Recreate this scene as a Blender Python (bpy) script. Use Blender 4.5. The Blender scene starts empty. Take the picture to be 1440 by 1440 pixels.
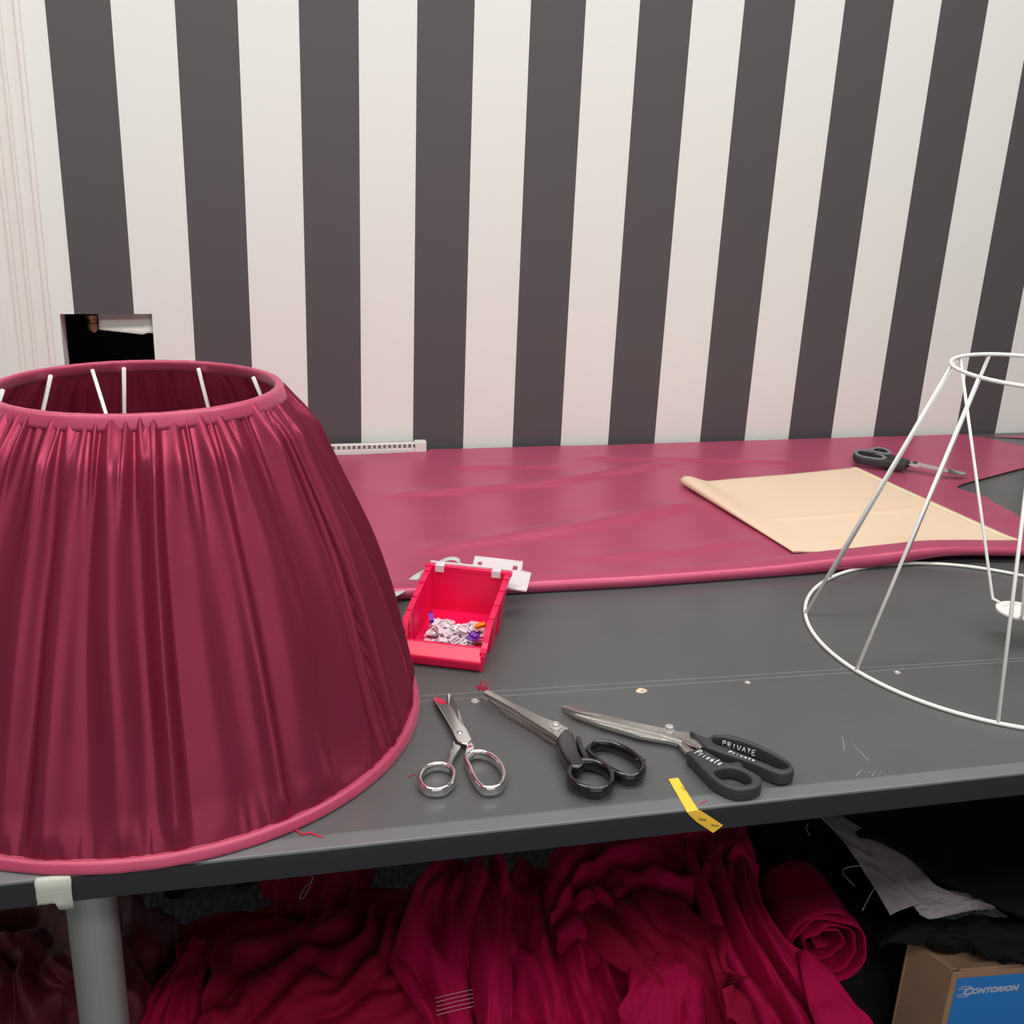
import bpy, bmesh, math, random
from mathutils import Vector, Matrix, noise
random.seed(7)
C = bpy.context.scene.collection
PI = math.pi
TABLE = 0.90  # baked point lists below were unprojected from image pixels at chosen heights
# ------------------------------------------------------------------ materials
def mat(name, col, rough=0.5, metal=0.0, bump=0.0, bscale=60.0, vary=0.0, vscale=8.0, spec=0.5, sheen=0.0, sheen_tint=None,
        trans=0.0, alpha=1.0, coat=0.0, spec_tint=None, stretch=None, aniso=0.0):
    m = bpy.data.materials.new(name); m.use_nodes = True
    nt = m.node_tree; N = nt.nodes; L = nt.links
    b = N['Principled BSDF']
    c = tuple(col) + (1.0,)
    b.inputs['Base Color'].default_value = c
    b.inputs['Roughness'].default_value = rough
    b.inputs['Metallic'].default_value = metal
    b.inputs['Specular IOR Level'].default_value = spec
    b.inputs['Anisotropic'].default_value = aniso
    if spec_tint: b.inputs['Specular Tint'].default_value = tuple(spec_tint) + (1.0,)
    if sheen:
        b.inputs['Sheen Weight'].default_value = sheen
        b.inputs['Sheen Roughness'].default_value = 0.4
        if sheen_tint: b.inputs['Sheen Tint'].default_value = tuple(sheen_tint) + (1.0,)
    b.inputs['Transmission Weight'].default_value = trans
    b.inputs['Alpha'].default_value = alpha
    b.inputs['Coat Weight'].default_value = coat
    tc = N.new('ShaderNodeTexCoord')
    src = tc.outputs['Object']
    if stretch:
        mp = N.new('ShaderNodeMapping'); mp.inputs['Scale'].default_value = stretch
        L.new(src, mp.inputs['Vector']); src = mp.outputs['Vector']
    if vary:
        n = N.new('ShaderNodeTexNoise'); n.inputs['Scale'].default_value = vscale; n.inputs['Detail'].default_value = 4
        L.new(src, n.inputs['Vector'])
        r = N.new('ShaderNodeMapRange')
        r.inputs['From Min'].default_value = 0.3; r.inputs['From Max'].default_value = 0.7
        r.inputs['To Min'].default_value = 1 - vary; r.inputs['To Max'].default_value = 1 + vary
        L.new(n.outputs['Fac'], r.inputs['Value'])
        mx = N.new('ShaderNodeMix'); mx.data_type = 'RGBA'; mx.blend_type = 'MULTIPLY'; mx.inputs['Factor'].default_value = 1
        mx.inputs['A'].default_value = c
        L.new(r.outputs['Result'], mx.inputs['B']); L.new(mx.outputs['Result'], b.inputs['Base Color'])
    if bump:
        n = N.new('ShaderNodeTexNoise'); n.inputs['Scale'].default_value = bscale; n.inputs['Detail'].default_value = 3
        L.new(src, n.inputs['Vector'])
        bp = N.new('ShaderNodeBump'); bp.inputs['Strength'].default_value = bump; bp.inputs['Distance'].default_value = 0.002
        L.new(n.outputs['Fac'], bp.inputs['Height']); L.new(bp.outputs['Normal'], b.inputs['Normal'])
    return m

def stripe_mat():
    m = bpy.data.materials.new('striped_wall_paint'); m.use_nodes = True
    nt = m.node_tree; N = nt.nodes; L = nt.links; b = N['Principled BSDF']
    tc = N.new('ShaderNodeTexCoord'); sp = N.new('ShaderNodeSeparateXYZ'); L.new(tc.outputs['Object'], sp.inputs[0])
    def mth(op, a, bb):
        n = N.new('ShaderNodeMath'); n.operation = op
        for i, v in enumerate((a, bb)):
            if hasattr(v, 'is_linked') or hasattr(v, 'links'): L.new(v, n.inputs[i])
            elif v is not None: n.inputs[i].default_value = v
        return n.outputs[0]
    s = mth('DIVIDE', mth('SUBTRACT', sp.outputs['X'], -0.2889), 0.20052)
    fr = mth('FRACT', s, None)
    dark = mth('LESS_THAN', fr, 0.5)
    inside = mth('GREATER_THAN', sp.outputs['X'], -0.30)
    dark = mth('MULTIPLY', dark, inside)
    n1 = N.new('ShaderNodeTexNoise'); n1.inputs['Scale'].default_value = 9; n1.inputs['Detail'].default_value = 9; n1.inputs['Roughness'].default_value = .75
    L.new(tc.outputs['Object'], n1.inputs['Vector'])
    scuff = N.new('ShaderNodeMapRange'); scuff.inputs['From Min'].default_value = 0.70; scuff.inputs['From Max'].default_value = 0.80
    scuff.inputs['To Max'].default_value = 0.25
    L.new(n1.outputs['Fac'], scuff.inputs['Value'])
    dk = N.new('ShaderNodeMix'); dk.data_type = 'RGBA'
    dk.inputs['A'].default_value = (0.083, 0.074, 0.078, 1); dk.inputs['B'].default_value = (0.35, 0.34, 0.34, 1)
    L.new(scuff.outputs['Result'], dk.inputs['Factor'])
    mx = N.new('ShaderNodeMix'); mx.data_type = 'RGBA'
    mx.inputs['A'].default_value = (0.785, 0.79, 0.755, 1)
    L.new(dk.outputs['Result'], mx.inputs['B']); L.new(dark, mx.inputs['Factor'])
    L.new(mx.outputs['Result'], b.inputs['Base Color'])
    b.inputs['Roughness'].default_value = 0.55
    n2 = N.new('ShaderNodeTexNoise'); n2.inputs['Scale'].default_value = 220
    L.new(tc.outputs['Object'], n2.inputs['Vector'])
    bp = N.new('ShaderNodeBump'); bp.inputs['Strength'].default_value = .06; bp.inputs['Distance'].default_value = .001
    L.new(n2.outputs['Fac'], bp.inputs['Height']); L.new(bp.outputs['Normal'], b.inputs['Normal'])
    return m

M = {}
M['wall'] = stripe_mat()
M['white_paint'] = mat('white_gloss_paint', (0.80, 0.775, 0.73), .4, bump=.15, bscale=25)
M['void'] = mat('dark_cavity', (0.006, 0.006, 0.007), .9, vary=.3)
M['carpet'] = mat('charcoal_ribbed_carpet', (0.20, 0.21, 0.22), .95, bump=1.0, bscale=160, vary=.6, vscale=120, stretch=(1, .35, 1))
M['table'] = mat('charcoal_laminate', (0.084, 0.085, 0.086), .34, bump=.04, bscale=300, vary=.10, vscale=5, spec=.5)
M['band'] = mat('grey_edge_band', (0.135, 0.138, 0.141), .40, vary=.06, vscale=9)
M['edge'] = mat('dark_edge_strip', (0.013, 0.013, 0.0145), .5)
M['steel_leg'] = mat('brushed_aluminium', (0.35, 0.345, 0.335), .42, .75, vary=.05, stretch=(40, 40, 1))
M['dark_metal'] = mat('dark_painted_metal', (0.018, 0.018, 0.02), .5)
SAT = (0.165, 0.016, 0.040)
M['satin'] = mat('burgundy_satin', (0.315, 0.034, 0.075), .33, metal=.6, spec=.8, spec_tint=(1, .45, .58), bump=.04, bscale=500)
nt = M['satin'].node_tree
tl = nt.nodes.new('ShaderNodeBsdfTranslucent'); tl.inputs['Color'].default_value = (.42, .04, .09, 1)
mxs = nt.nodes.new('ShaderNodeMixShader'); mxs.inputs['Fac'].default_value = .16
nt.links.new(nt.nodes['Principled BSDF'].outputs[0], mxs.inputs[1]); nt.links.new(tl.outputs[0], mxs.inputs[2])
nt.links.new(mxs.outputs[0], nt.nodes['Material Output'].inputs['Surface'])
M['trim'] = mat('burgundy_bias_binding', (0.42, 0.050, 0.110), .40, spec=.8, spec_tint=(1, .6, .7), sheen=.35, sheen_tint=(1, .5, .6), bump=.12, bscale=250)
M['sheet'] = mat('burgundy_sheet_fabric', (0.45, 0.064, 0.138), .38, metal=.25, spec=.9, spec_tint=(1, .55, .65), sheen=.30, sheen_tint=(1, .45, .6), bump=.06, bscale=420)
M['wire'] = mat('white_enamel_wire', (0.80, 0.79, 0.76), .35)
M['red_plastic'] = mat('crimson_plastic', (0.74, 0.003, 0.070), .35, spec=.5)
M['white_plastic'] = mat('white_plastic', (0.70, 0.62, 0.645), .4)
M['clear_white'] = mat('milky_plastic', (0.66, 0.70, 0.68), .3, trans=.25)
M['grey_wall_plastic'] = mat('pale_grey_plastic', (0.70, 0.69, 0.66), .5)
M['clip'] = mat('clear_plastic', (0.95, 0.80, 0.88), .15, trans=.30, spec=.9)
M['clip_purple'] = mat('purple_plastic', (0.20, 0.03, 0.42), .25, spec=.6)
M['clip_orange'] = mat('orange_plastic', (0.95, 0.22, 0.01), .35)
M['paper'] = mat('brown_kraft_paper', (0.76, 0.575, 0.415), .75, bump=.08, bscale=80, vary=.03, vscale=4)
M['cream'] = mat('cream_paper', (0.86, 0.72, 0.45), .7)
M['chrome'] = mat('polished_steel', (0.80, 0.79, 0.78), .10, 1.0)
M['blade'] = mat('satin_steel', (0.66, 0.64, 0.61), .22, 1.0, stretch=(1, 1, 1))
M['gloss_black'] = mat('glossy_black_enamel', (0.006, 0.006, 0.007), .12, coat=.5)
M['matt_black'] = mat('matt_black_rubber', (0.030, 0.030, 0.032), .55, bump=.08, bscale=600)
M['side_black'] = mat('black_grip_side', (0.012, 0.012, 0.013), .6)
M['grey_grip'] = mat('grey_soft_grip', (0.20, 0.20, 0.21), .6)
M['ink'] = mat('white_marker_ink', (0.85, 0.85, 0.85), .6)
M['yellow'] = mat('yellow_tape', (0.86, 0.50, 0.045), .5, vary=.05, vscale=30)
M['print'] = mat('faded_black_print', (0.10, 0.06, 0.02), .6)
M['masking'] = mat('off_white_masking_tape', (0.44, 0.44, 0.385), .7, bump=.3, bscale=120, vary=.08, vscale=60)
M['brass'] = mat('aged_brass', (0.42, 0.30, 0.14), .35, .9)
M['card'] = mat('white_card', (0.62, 0.60, 0.56), .7)
M['red_cotton'] = mat('red_cotton', (0.42, 0.003, 0.060), .85, spec=.15, sheen=.06, sheen_tint=(1, .1, .2), bump=.12, bscale=350)
M['wine_cotton'] = mat('wine_cotton', (0.30, 0.004, 0.032), .85, spec=.15, bump=.12, bscale=350)
M['dark_satin'] = mat('dark_burgundy_satin', (0.115, 0.014, 0.024), .42, spec=.5, spec_tint=(1, .5, .5))
M['black_cloth'] = mat('black_fabric', (0.0075, 0.0072, 0.0078), .9, spec=.15, bump=.1, bscale=400)
M['lining'] = mat('pale_grey_lining', (0.43, 0.37, 0.385), .85, spec=.2, bump=.1, bscale=200)
M['cardboard'] = mat('brown_cardboard', (0.33, 0.19, 0.11), .8, bump=.1, bscale=90, vary=.08, vscale=20)
M['blue'] = mat('blue_box_print', (0.02, 0.19, 0.56), .55)
M['pale_print'] = mat('pale_box_print', (0.42, 0.48, 0.56), .6)
M['red_thread'] = mat('red_thread', (0.45, 0.02, 0.05), .8)
M['pale_thread'] = mat('pale_thread', (0.55, 0.48, 0.45), .8)
M['chalk'] = mat('chalk_line', (0.22, 0.22, 0.22), .9)
M['seam'] = mat('board_seam', (0.19, 0.19, 0.19), .6)
M['screw'] = mat('screw_head', (0.62, 0.58, 0.56), .35, .6)
M['wood'] = mat('bare_wood_chip', (0.72, 0.55, 0.38), .8)

# ------------------------------------------------------------------ mesh helpers
def new_obj(name, me, m, parent=None):
    o = bpy.data.objects.new(name, me)
    if m is not None and not me.materials: me.materials.append(m)
    C.objects.link(o)
    if parent is not None:
        o.parent = parent
        o.matrix_parent_inverse = parent.matrix_basis.inverted()
    return o
def obj(name, bm, m, parent=None, smooth=True, bevel=0.0, seg=2, subsurf=0, solid=0.0, angle=35):
    bmesh.ops.recalc_face_normals(bm, faces=bm.faces[:]) if solid == 0 and bm.faces and all(e.is_manifold for e in bm.edges) else None
    me = bpy.data.meshes.new(name); bm.to_mesh(me); bm.free()
    if smooth:
        for p in me.polygons: p.use_smooth = True
        if smooth == 'auto': me.set_sharp_from_angle(angle=math.radians(angle))
    o = new_obj(name, me, m, parent)
    if solid:
        s = o.modifiers.new('solid', 'SOLIDIFY'); s.thickness = solid; s.offset = 0
    if bevel:
        b = o.modifiers.new('bevel', 'BEVEL'); b.width = bevel; b.segments = seg; b.limit_method = 'ANGLE'; b.angle_limit = math.radians(40)
    if subsurf:
        s = o.modifiers.new('sub', 'SUBSURF'); s.levels = subsurf; s.render_levels = subsurf
    return o
def thing(name, label, cat, loc=(0, 0, 0), group=None):
    o = bpy.data.objects.new(name, None); C.objects.link(o); o.location = loc
    o.empty_display_size = .05
    o['label'] = label; o['category'] = cat
    if group: o['group'] = group
    return o
def tag(o, label, cat, group=None, kind=None):
    o['label'] = label; o['category'] = cat
    if group: o['group'] = group
    if kind: o['kind'] = kind
    return o
def struct(name, bm, m, **k):
    o = obj(name, bm, m, **k); o['kind'] = 'structure'; return o
def box(bm, lo, hi, mtx=None):
    vs = [bm.verts.new(Vector((x, y, z))) for z in (lo[2], hi[2]) for y in (lo[1], hi[1]) for x in (lo[0], hi[0])]
    if mtx is not None:
        for v in vs: v.co = mtx @ v.co
    for f in ((0, 2, 3, 1), (4, 5, 7, 6), (0, 1, 5, 4), (2, 6, 7, 3), (0, 4, 6, 2), (1, 3, 7, 5)):
        bm.faces.new([vs[i] for i in f])
    return vs
def prism(bm, pts, thick, mtx=None):
    """closed outline (3-D points, top face) extruded straight down by thick"""
    top = [bm.verts.new(Vector(p)) for p in pts]
    bot = [bm.verts.new(Vector(p) - Vector((0, 0, thick))) for p in pts]
    vs = top + bot
    if mtx is not None:
        for v in vs: v.co = mtx @ v.co
    n = len(pts)
    bm.faces.new(top); bm.faces.new(bot[::-1])
    for i in range(n):
        j = (i + 1) % n
        bm.faces.new((top[j], top[i], bot[i], bot[j]))
def catmull(pts, sub=6, closed=True):
    P = [Vector(p) for p in pts]; n = len(P); out = []
    rng = range(n) if closed else range(n - 1)
    for i in rng:
        if closed: a, b, c, d = P[i - 1], P[i], P[(i + 1) % n], P[(i + 2) % n]
        else: a, b, c, d = P[max(i - 1, 0)], P[i], P[i + 1], P[min(i + 2, n - 1)]
        for k in range(sub):
            t = k / sub
            out.append(.5 * ((2 * b) + (c - a) * t + (2 * a - 5 * b + 4 * c - d) * t * t + (3 * b - a - 3 * c + d) * t ** 3))
    if not closed: out.append(P[-1])
    return out
def sweep(bm, path, rw, rh, closed=True, seg=10, up=Vector((0, 0, 1)), power=1.0):
    """elliptic section swept along path: rw across (in plane), rh along up; rw/rh number or list"""
    P = [Vector(p) for p in path]; n = len(P); rings = []
    for i in range(n):
        if closed: t = P[(i + 1) % n] - P[i - 1]
        else: t = P[min(i + 1, n - 1)] - P[max(i - 1, 0)]
        t.normalize()
        s = t.cross(up)
        if s.length < 1e-4: s = t.cross(Vector((1, 0, 0)))
        s.normalize(); u = s.cross(t).normalized()
        a = rw[i] if isinstance(rw, (list, tuple)) else rw
        b = rh[i] if isinstance(rh, (list, tuple)) else rh
        ring = []
        for k in range(seg):
            w = 2 * PI * k / seg; cx, cy = math.cos(w), math.sin(w)
            cx = math.copysign(abs(cx) ** power, cx); cy = math.copysign(abs(cy) ** power, cy)
            ring.append(bm.verts.new(P[i] + s * (a * cx) + u * (b * cy)))
        rings.append(ring)
    for i in range(n if closed else n - 1):
        A, B = rings[i], rings[(i + 1) % n]
        for k in range(seg):
            l = (k + 1) % seg
            bm.faces.new((A[k], A[l], B[l], B[k]))
    if not closed:
        bm.faces.new(rings[0][::-1]); bm.faces.new(rings[-1])
def tube(bm, path, r, closed=False, seg=8): sweep(bm, path, r, r, closed, seg)
def lathe(bm, prof, c=(0, 0, 0), seg=32, axis=None):
    rings = []
    for r, z in prof:
        rings.append([bm.verts.new(Vector((r * math.cos(2 * PI * k / seg), r * math.sin(2 * PI * k / seg), z))) for k in range(seg)])
    for a, b in zip(rings, rings[1:]):
        for k in range(seg): bm.faces.new((a[k], a[(k + 1) % seg], b[(k + 1) % seg], b[k]))
    if prof[0][0] > 1e-6: bm.faces.new(rings[0][::-1])
    if prof[-1][0] > 1e-6: bm.faces.new(rings[-1])
    bmesh.ops.remove_doubles(bm, verts=[v for r in rings for v in r], dist=1e-7)
    mt = Matrix.Translation(Vector(c))
    if axis is not None: mt = mt @ Vector((0, 0, 1)).rotation_difference(Vector(axis)).to_matrix().to_4x4()
    for v in bm.verts:
        if not v.tag: v.co = mt @ v.co; v.tag = True
def grid(bm, rows, closed_u=False):
    V = [[bm.verts.new(Vector(p)) for p in r] for r in rows]
    for a, b in zip(V, V[1:]):
        n = len(a)
        for k in range(n if closed_u else n - 1):
            l = (k + 1) % n
            bm.faces.new((a[k], a[l], b[l], b[k]))
    return V
def holed_plate(name, outer, holes, z0, z1, m, parent, bevel=.0018, sub=5, tilt=None):
    """flat plate with holes and rounded rims, made from a filled curve turned into a mesh"""
    cu = bpy.data.curves.new(name, 'CURVE'); cu.dimensions = '2D'; cu.fill_mode = 'BOTH'
    cu.extrude = max((z1 - z0) / 2 - bevel, 1e-4); cu.bevel_depth = bevel; cu.bevel_resolution = 3; cu.offset = -bevel
    for ring in [outer] + list(holes):
        pts = catmull([(p[0], p[1], 0) for p in ring], sub)
        s = cu.splines.new('POLY'); s.points.add(len(pts) - 1); s.use_cyclic_u = True
        for q, p in zip(s.points, pts): q.co = (p.x, p.y, 0, 1)
    t = bpy.data.objects.new(name, cu); C.objects.link(t)
    dg = bpy.context.evaluated_depsgraph_get(); dg.update()
    me = bpy.data.meshes.new_from_object(t.evaluated_get(dg))
    bpy.data.objects.remove(t); bpy.data.curves.remove(cu)
    me.name = name; me.materials.clear()
    for v in me.vertices:
        v.co.z += (z0 + z1) / 2
        if tilt: v.co.z += tilt(v.co.x, v.co.y)
    for p in me.polygons: p.use_smooth = True
    me.set_sharp_from_angle(angle=math.radians(50))
    return new_obj(name, me, m, parent)
def text_mesh(name, body, size, m, parent, mtx, extrude=.0002, shear=0.0, space=1.0, bold=0.0):
    cu = bpy.data.curves.new(name, 'FONT'); cu.body = body; cu.size = size; cu.extrude = extrude; cu.shear = shear
    cu.space_character = space; cu.offset = bold; cu.align_x = 'LEFT'
    t = bpy.data.objects.new(name, cu); C.objects.link(t)
    dg = bpy.context.evaluated_depsgraph_get(); dg.update()
    me = bpy.data.meshes.new_from_object(t.evaluated_get(dg))
    w = max(v.co.x for v in me.vertices)
    bpy.data.objects.remove(t); bpy.data.curves.remove(cu)
    me.name = name; me.materials.clear(); me.transform(mtx)
    return new_obj(name, me, m, parent), w
def smooth01(a, b, x):
    t = min(max((x - a) / (b - a), 0), 1); return t * t * (3 - 2 * t)
# handwriting: strokes in a unit box, x advance 1
STROKES = {
 'P': [[(0, 0), (.1, 1)], [(.1, 1), (.6, .95), (.62, .6), (.1, .5)]],
 'R': [[(0, 0), (.1, 1)], [(.1, 1), (.6, .95), (.6, .6), (.1, .5), (.6, 0)]],
 'I': [[(.3, 0), (.38, 1)]],
 'V': [[(0, 1), (.3, 0), (.7, 1)]],
 'A': [[(0, 0), (.4, 1), (.65, 0)], [(.15, .4), (.6, .4)]],
 'T': [[(0, 1), (.75, .95)], [(.38, .98), (.32, 0)]],
 'E': [[(.65, 1), (.1, .95), (.02, 0), (.6, 0)], [(.06, .5), (.5, .52)]],
 'r': [[(.1, .55), (.15, 0)], [(.13, .4), (.35, .58), (.5, .5)]],
 'i': [[(.2, .55), (.22, 0)], [(.2, .78), (.24, .82)]],
 'v': [[(0, .55), (.22, 0), (.5, .55)]],
 'a': [[(.5, .5), (.15, .5), (.05, .15), (.3, .02), (.5, .4), (.52, .02)]],
 't': [[(.3, .95), (.22, .1), (.45, .02)], [(.05, .6), (.5, .62)]],
 'e': [[(.08, .3), (.48, .36), (.3, .58), (.06, .3), (.25, .0), (.55, .1)]],
}
def handwriting(name, word, o, ux, uy, nrm, width, height, parent, m, r=.00045):
    """white pen strokes on a surface: origin o, unit vectors ux, uy, surface normal nrm"""
    bm = bmesh.new(); adv = width / len(word)
    o, ux, uy, nrm = map(Vector, (o, ux, uy, nrm))
    for i, ch in enumerate(word):
        for st in STROKES[ch]:
            pts = [o + ux * ((i + x * .95) * adv) + uy * (y * height) + nrm * .0003 for x, y in st]
            pts = catmull(pts, 4, False) if len(pts) > 2 else pts
            sweep(bm, pts, r, .0002, False, 6, up=nrm)
    return obj(name, bm, m, parent)

# ------------------------------------------------------------------ setting
WY0 = 2.09                                   # face of the back wall
# back wall: one mesh with a rectangular opening
bm = bmesh.new()
xs = [-3.0, -0.313, -0.1585, 4.2]; zs = [0, 1.0, 1.1655, 3.0]
V = [[bm.verts.new((x, WY0, z)) for x in xs] for z in zs]
for j in range(3):
    for i in range(3):
        if i == 1 and j == 1: continue
        bm.faces.new((V[j][i], V[j][i + 1], V[j + 1][i + 1], V[j + 1][i]))
hole = [V[1][1], V[1][2], V[2][2], V[2][1]]
back = [bm.verts.new(v.co + Vector((0, .055, 0))) for v in hole]
for k in range(4): bm.faces.new((hole[k], back[k], back[(k + 1) % 4], hole[(k + 1) % 4]))
struct('wall_back', bm, M['wall'], smooth=False)
# dark cavity behind the opening
bm = bmesh.new()
a = [bm.verts.new((x, WY0 + .0555, z)) for x, z in ((-.35, .96), (-.12, .96), (-.12, 1.2), (-.35, 1.2))]
b = [bm.verts.new((x, WY0 + .25, z)) for x, z in ((-.35, .96), (-.12, .96), (-.12, 1.2), (-.35, 1.2))]
for k in range(4): bm.faces.new((a[k], b[k], b[(k + 1) % 4], a[(k + 1) % 4]))
bm.faces.new(b)
struct('wall_recess', bm, M['void'], smooth=False)
bm = bmesh.new(); box(bm, (-3, -2.5, -.05), (4.2, WY0 + .3, 0)); struct('floor', bm, M['carpet'], smooth=False)
# white moulded trim at the left of the striped panel
bm = bmesh.new()
prof = [(-.328, WY0 - .0005), (-.3285, WY0 - .004), (-.336, WY0 - .005), (-.3365, WY0 - .012), (-.345, WY0 - .016), (-.3535, WY0 - .017), (-.356, WY0 - .013), (-.3585, WY0 - .013),
        (-.362, WY0 - .021), (-.372, WY0 - .026), (-.376, WY0 - .021), (-.379, WY0 - .021), (-.383, WY0 - .030), (-.400, WY0 - .034), (-.47, WY0 - .034), (-.47, WY0 - .0005)]
prism(bm, [(x, y, 2.7) for x, y in prof], 2.7)
struct('trim_1', bm, M['white_paint'], smooth=False, bevel=.0012)

# brass valve and a loose card in the opening
v = thing('pipe_valve', 'small brass pipe stub in the dark wall opening', 'pipe', (-.268, 2.17, 1.2))
bm = bmesh.new(); lathe(bm, [(.0075, 1.20), (.0075, 1.14)], (-.268, 2.17, 0), 20); obj('pipe', bm, M['brass'], v, 'auto')
bm = bmesh.new(); lathe(bm, [(.0, 1.118), (.006, 1.118), (.006, 1.121), (.0105, 1.122), (.0115, 1.126), (.0115, 1.134), (.0095, 1.136), (.0095, 1.142), (.0125, 1.143), (.0125, 1.150), (.009, 1.153)], (-.268, 2.17, 0), 24)
obj('compression_nut', bm, M['brass'], v, 'auto')
bm = bmesh.new(); lathe(bm, [(.0, 1.1178), (.0045, 1.1178), (.0045, 1.1182)], (-.268, 2.17, 0), 16); obj('bore', bm, M['void'], v, False)
bm = bmesh.new()
rows = []
for j in range(7):
    t = j / 6
    z0 = 1.170 - .036 * t; y = 2.118 - .010 * t + .004 * math.sin(t * 3)
    rows.append([(-.2535 + .0925 * s + .002 * t, y - .012 * s * t, z0 - .006 * s * t * (1 if s < .85 else .2) - .003 * s) for s in [k / 10 for k in range(11)]])
grid(bm, rows); tag(obj('card_flap', bm, M['card'], None, True, solid=.0008), 'torn white card hanging inside the top of the dark wall opening', 'card')

# ------------------------------------------------------------------ work table
YF = 0.866
wt = thing('work_table', 'long charcoal work table standing along the striped wall', 'table', (.6, 1.45, 0))
bm = bmesh.new(); box(bm, (-1.1, YF + .0225, TABLE - .023), (2.5, 2.080, TABLE)); obj('tabletop', bm, M['table'], wt, 'auto', bevel=.0006)
bm = bmesh.new(); box(bm, (-1.1, YF + .002, TABLE - .023), (2.5, YF + .0222, TABLE + .0004)); obj('edge_band', bm, M['band'], wt, 'auto', bevel=.0012)
bm = bmesh.new()
rows = []
NX = 240
for prof in [(.0018, -.0006), (.0004, -.0012), (0, -.003), (0, -.0255), (.002, -.0275), (.02, -.0275), (.02, -.024), (.0025, -.024), (.0025, -.0006)]:
    rows.append([(-1.1 + 3.6 * i / NX, YF + prof[0] + .0006 * noise.noise((i * .09, 0, 0)), TABLE + prof[1] + (.0005 * noise.noise((i * .17, 3, 0)) if prof[1] > -.01 else .0012 * noise.noise((i * .07, 5, 0)))) for i in range(NX + 1)])
grid(bm, rows); obj('front_edge', bm, M['edge'], wt, 'auto')
def leg(x, y, r, m, nm='leg'):
    bm = bmesh.new(); lathe(bm, [(r * .9, 0), (r, .004), (r, TABLE - .030), (r * .9, TABLE - .0235)], (x, y, 0), 36); return obj(nm, bm, m, wt, 'auto')
leg(-.1635, .935, .0232, M['steel_leg']); leg(2.25, .935, .0232, M['steel_leg'])
leg(-.185, 1.98, .022, M['dark_metal']); leg(2.25, 1.98, .022, M['dark_metal'])
bm = bmesh.new(); box(bm, (-.2, 1.96, TABLE - .08), (2.3, 2.0, TABLE - .0235)); obj('rail', bm, M['dark_metal'], wt, False)
bm = bmesh.new()
for y0, y1 in ((1.1185, 1.1030), (1.1335, 1.1075)):
    p = [Vector((-.2, y0 + .009, TABLE + .00005)), Vector((1.5, y1 - .018, TABLE + .00005))]
    sweep(bm, p, .0006, .00012, False, 6)
obj('board_seam', bm, M['seam'], wt, False)
for k, (x, y) in enumerate(((.241, 1.109), (.440, 1.101), (.575, 1.100), (.774, 1.095))):
    bm = bmesh.new()
    if k == 1:
        pts = [(x + .0068 * (1 + .25 * noise.noise((a, 1, 1))) * math.cos(a), y + .0055 * (1 + .3 * noise.noise((a, 4, 1))) * math.sin(a), TABLE + .0006) for a in [2 * PI * i / 14 for i in range(14)]]
        prism(bm, pts, .0005); obj('wood_plug', bm, M['wood'], wt, False)
        bm = bmesh.new(); lathe(bm, [(0, TABLE + .0009), (.0028, TABLE + .0009), (.0030, TABLE + .0004)], (x + .001, y - .001, 0), 16); obj('screw', bm, M['screw'], wt, 'auto')
    else:
        R_ = (.0050, 0, .0038, .0042)[k]
        lathe(bm, [(R_, TABLE + .0001), (R_ * .95, TABLE + .0008), (R_ * .55, TABLE + .0009), (R_ * .42, TABLE + .0002), (0, TABLE + .0002)], (x, y, 0), 20)
        obj('screw', bm, M['screw'], wt, 'auto')
for nm, st in (('arrow', [(0.6164,0.9400,0.9003),(0.6299,0.9692,0.9003),(0.6324,0.9454,0.9003),(0.6333,0.9176,0.9003)]), ('scribble', [(0.6048,0.8940,0.9003),(0.6155,0.9026,0.9003),(0.6176,0.8963,0.9003),(0.6234,0.8983,0.9003),(0.6202,0.8895,0.9003),(0.6307,0.8989,0.9003),(0.6275,0.8894,0.9003),(0.6350,0.8963,0.9003),(0.6369,0.8878,0.9003)])):
    bm = bmesh.new(); sweep(bm, st, .0006, .00015, False, 6); obj('chalk_mark', bm, M['chalk'], wt, False)

# masking tape folded over the front edge
bm = bmesh.new()
xa, xb = -.1955, -.1665
rows = []
for yy, zz in ((YF + .004, TABLE + .0009), (YF + .0012, TABLE + .0006), (YF - .0010, TABLE - .0012), (YF - .0013, TABLE - .010), (YF - .0014, TABLE - .016), (YF - .0016, TABLE - .022), (YF - .0018, TABLE - .026)):
    row = []
    for i in range(13):
        s = i / 12; dz = 0
        if zz < TABLE - .020: dz = (-.005 if s > .55 else .002) * (1 if zz < TABLE - .024 else .4) + .001 * noise.noise((s * 9, zz * 90, 0))
        row.append((xa + (xb - xa) * s + .0012 * noise.noise((zz * 300, s * 2, 1)), yy, zz + dz))
    rows.append(row)
grid(bm, rows); tag(obj('masking_tape', bm, M['masking'], None, True, solid=.0003), 'off-white piece of masking tape wrapped over the table front edge', 'tape')

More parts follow.
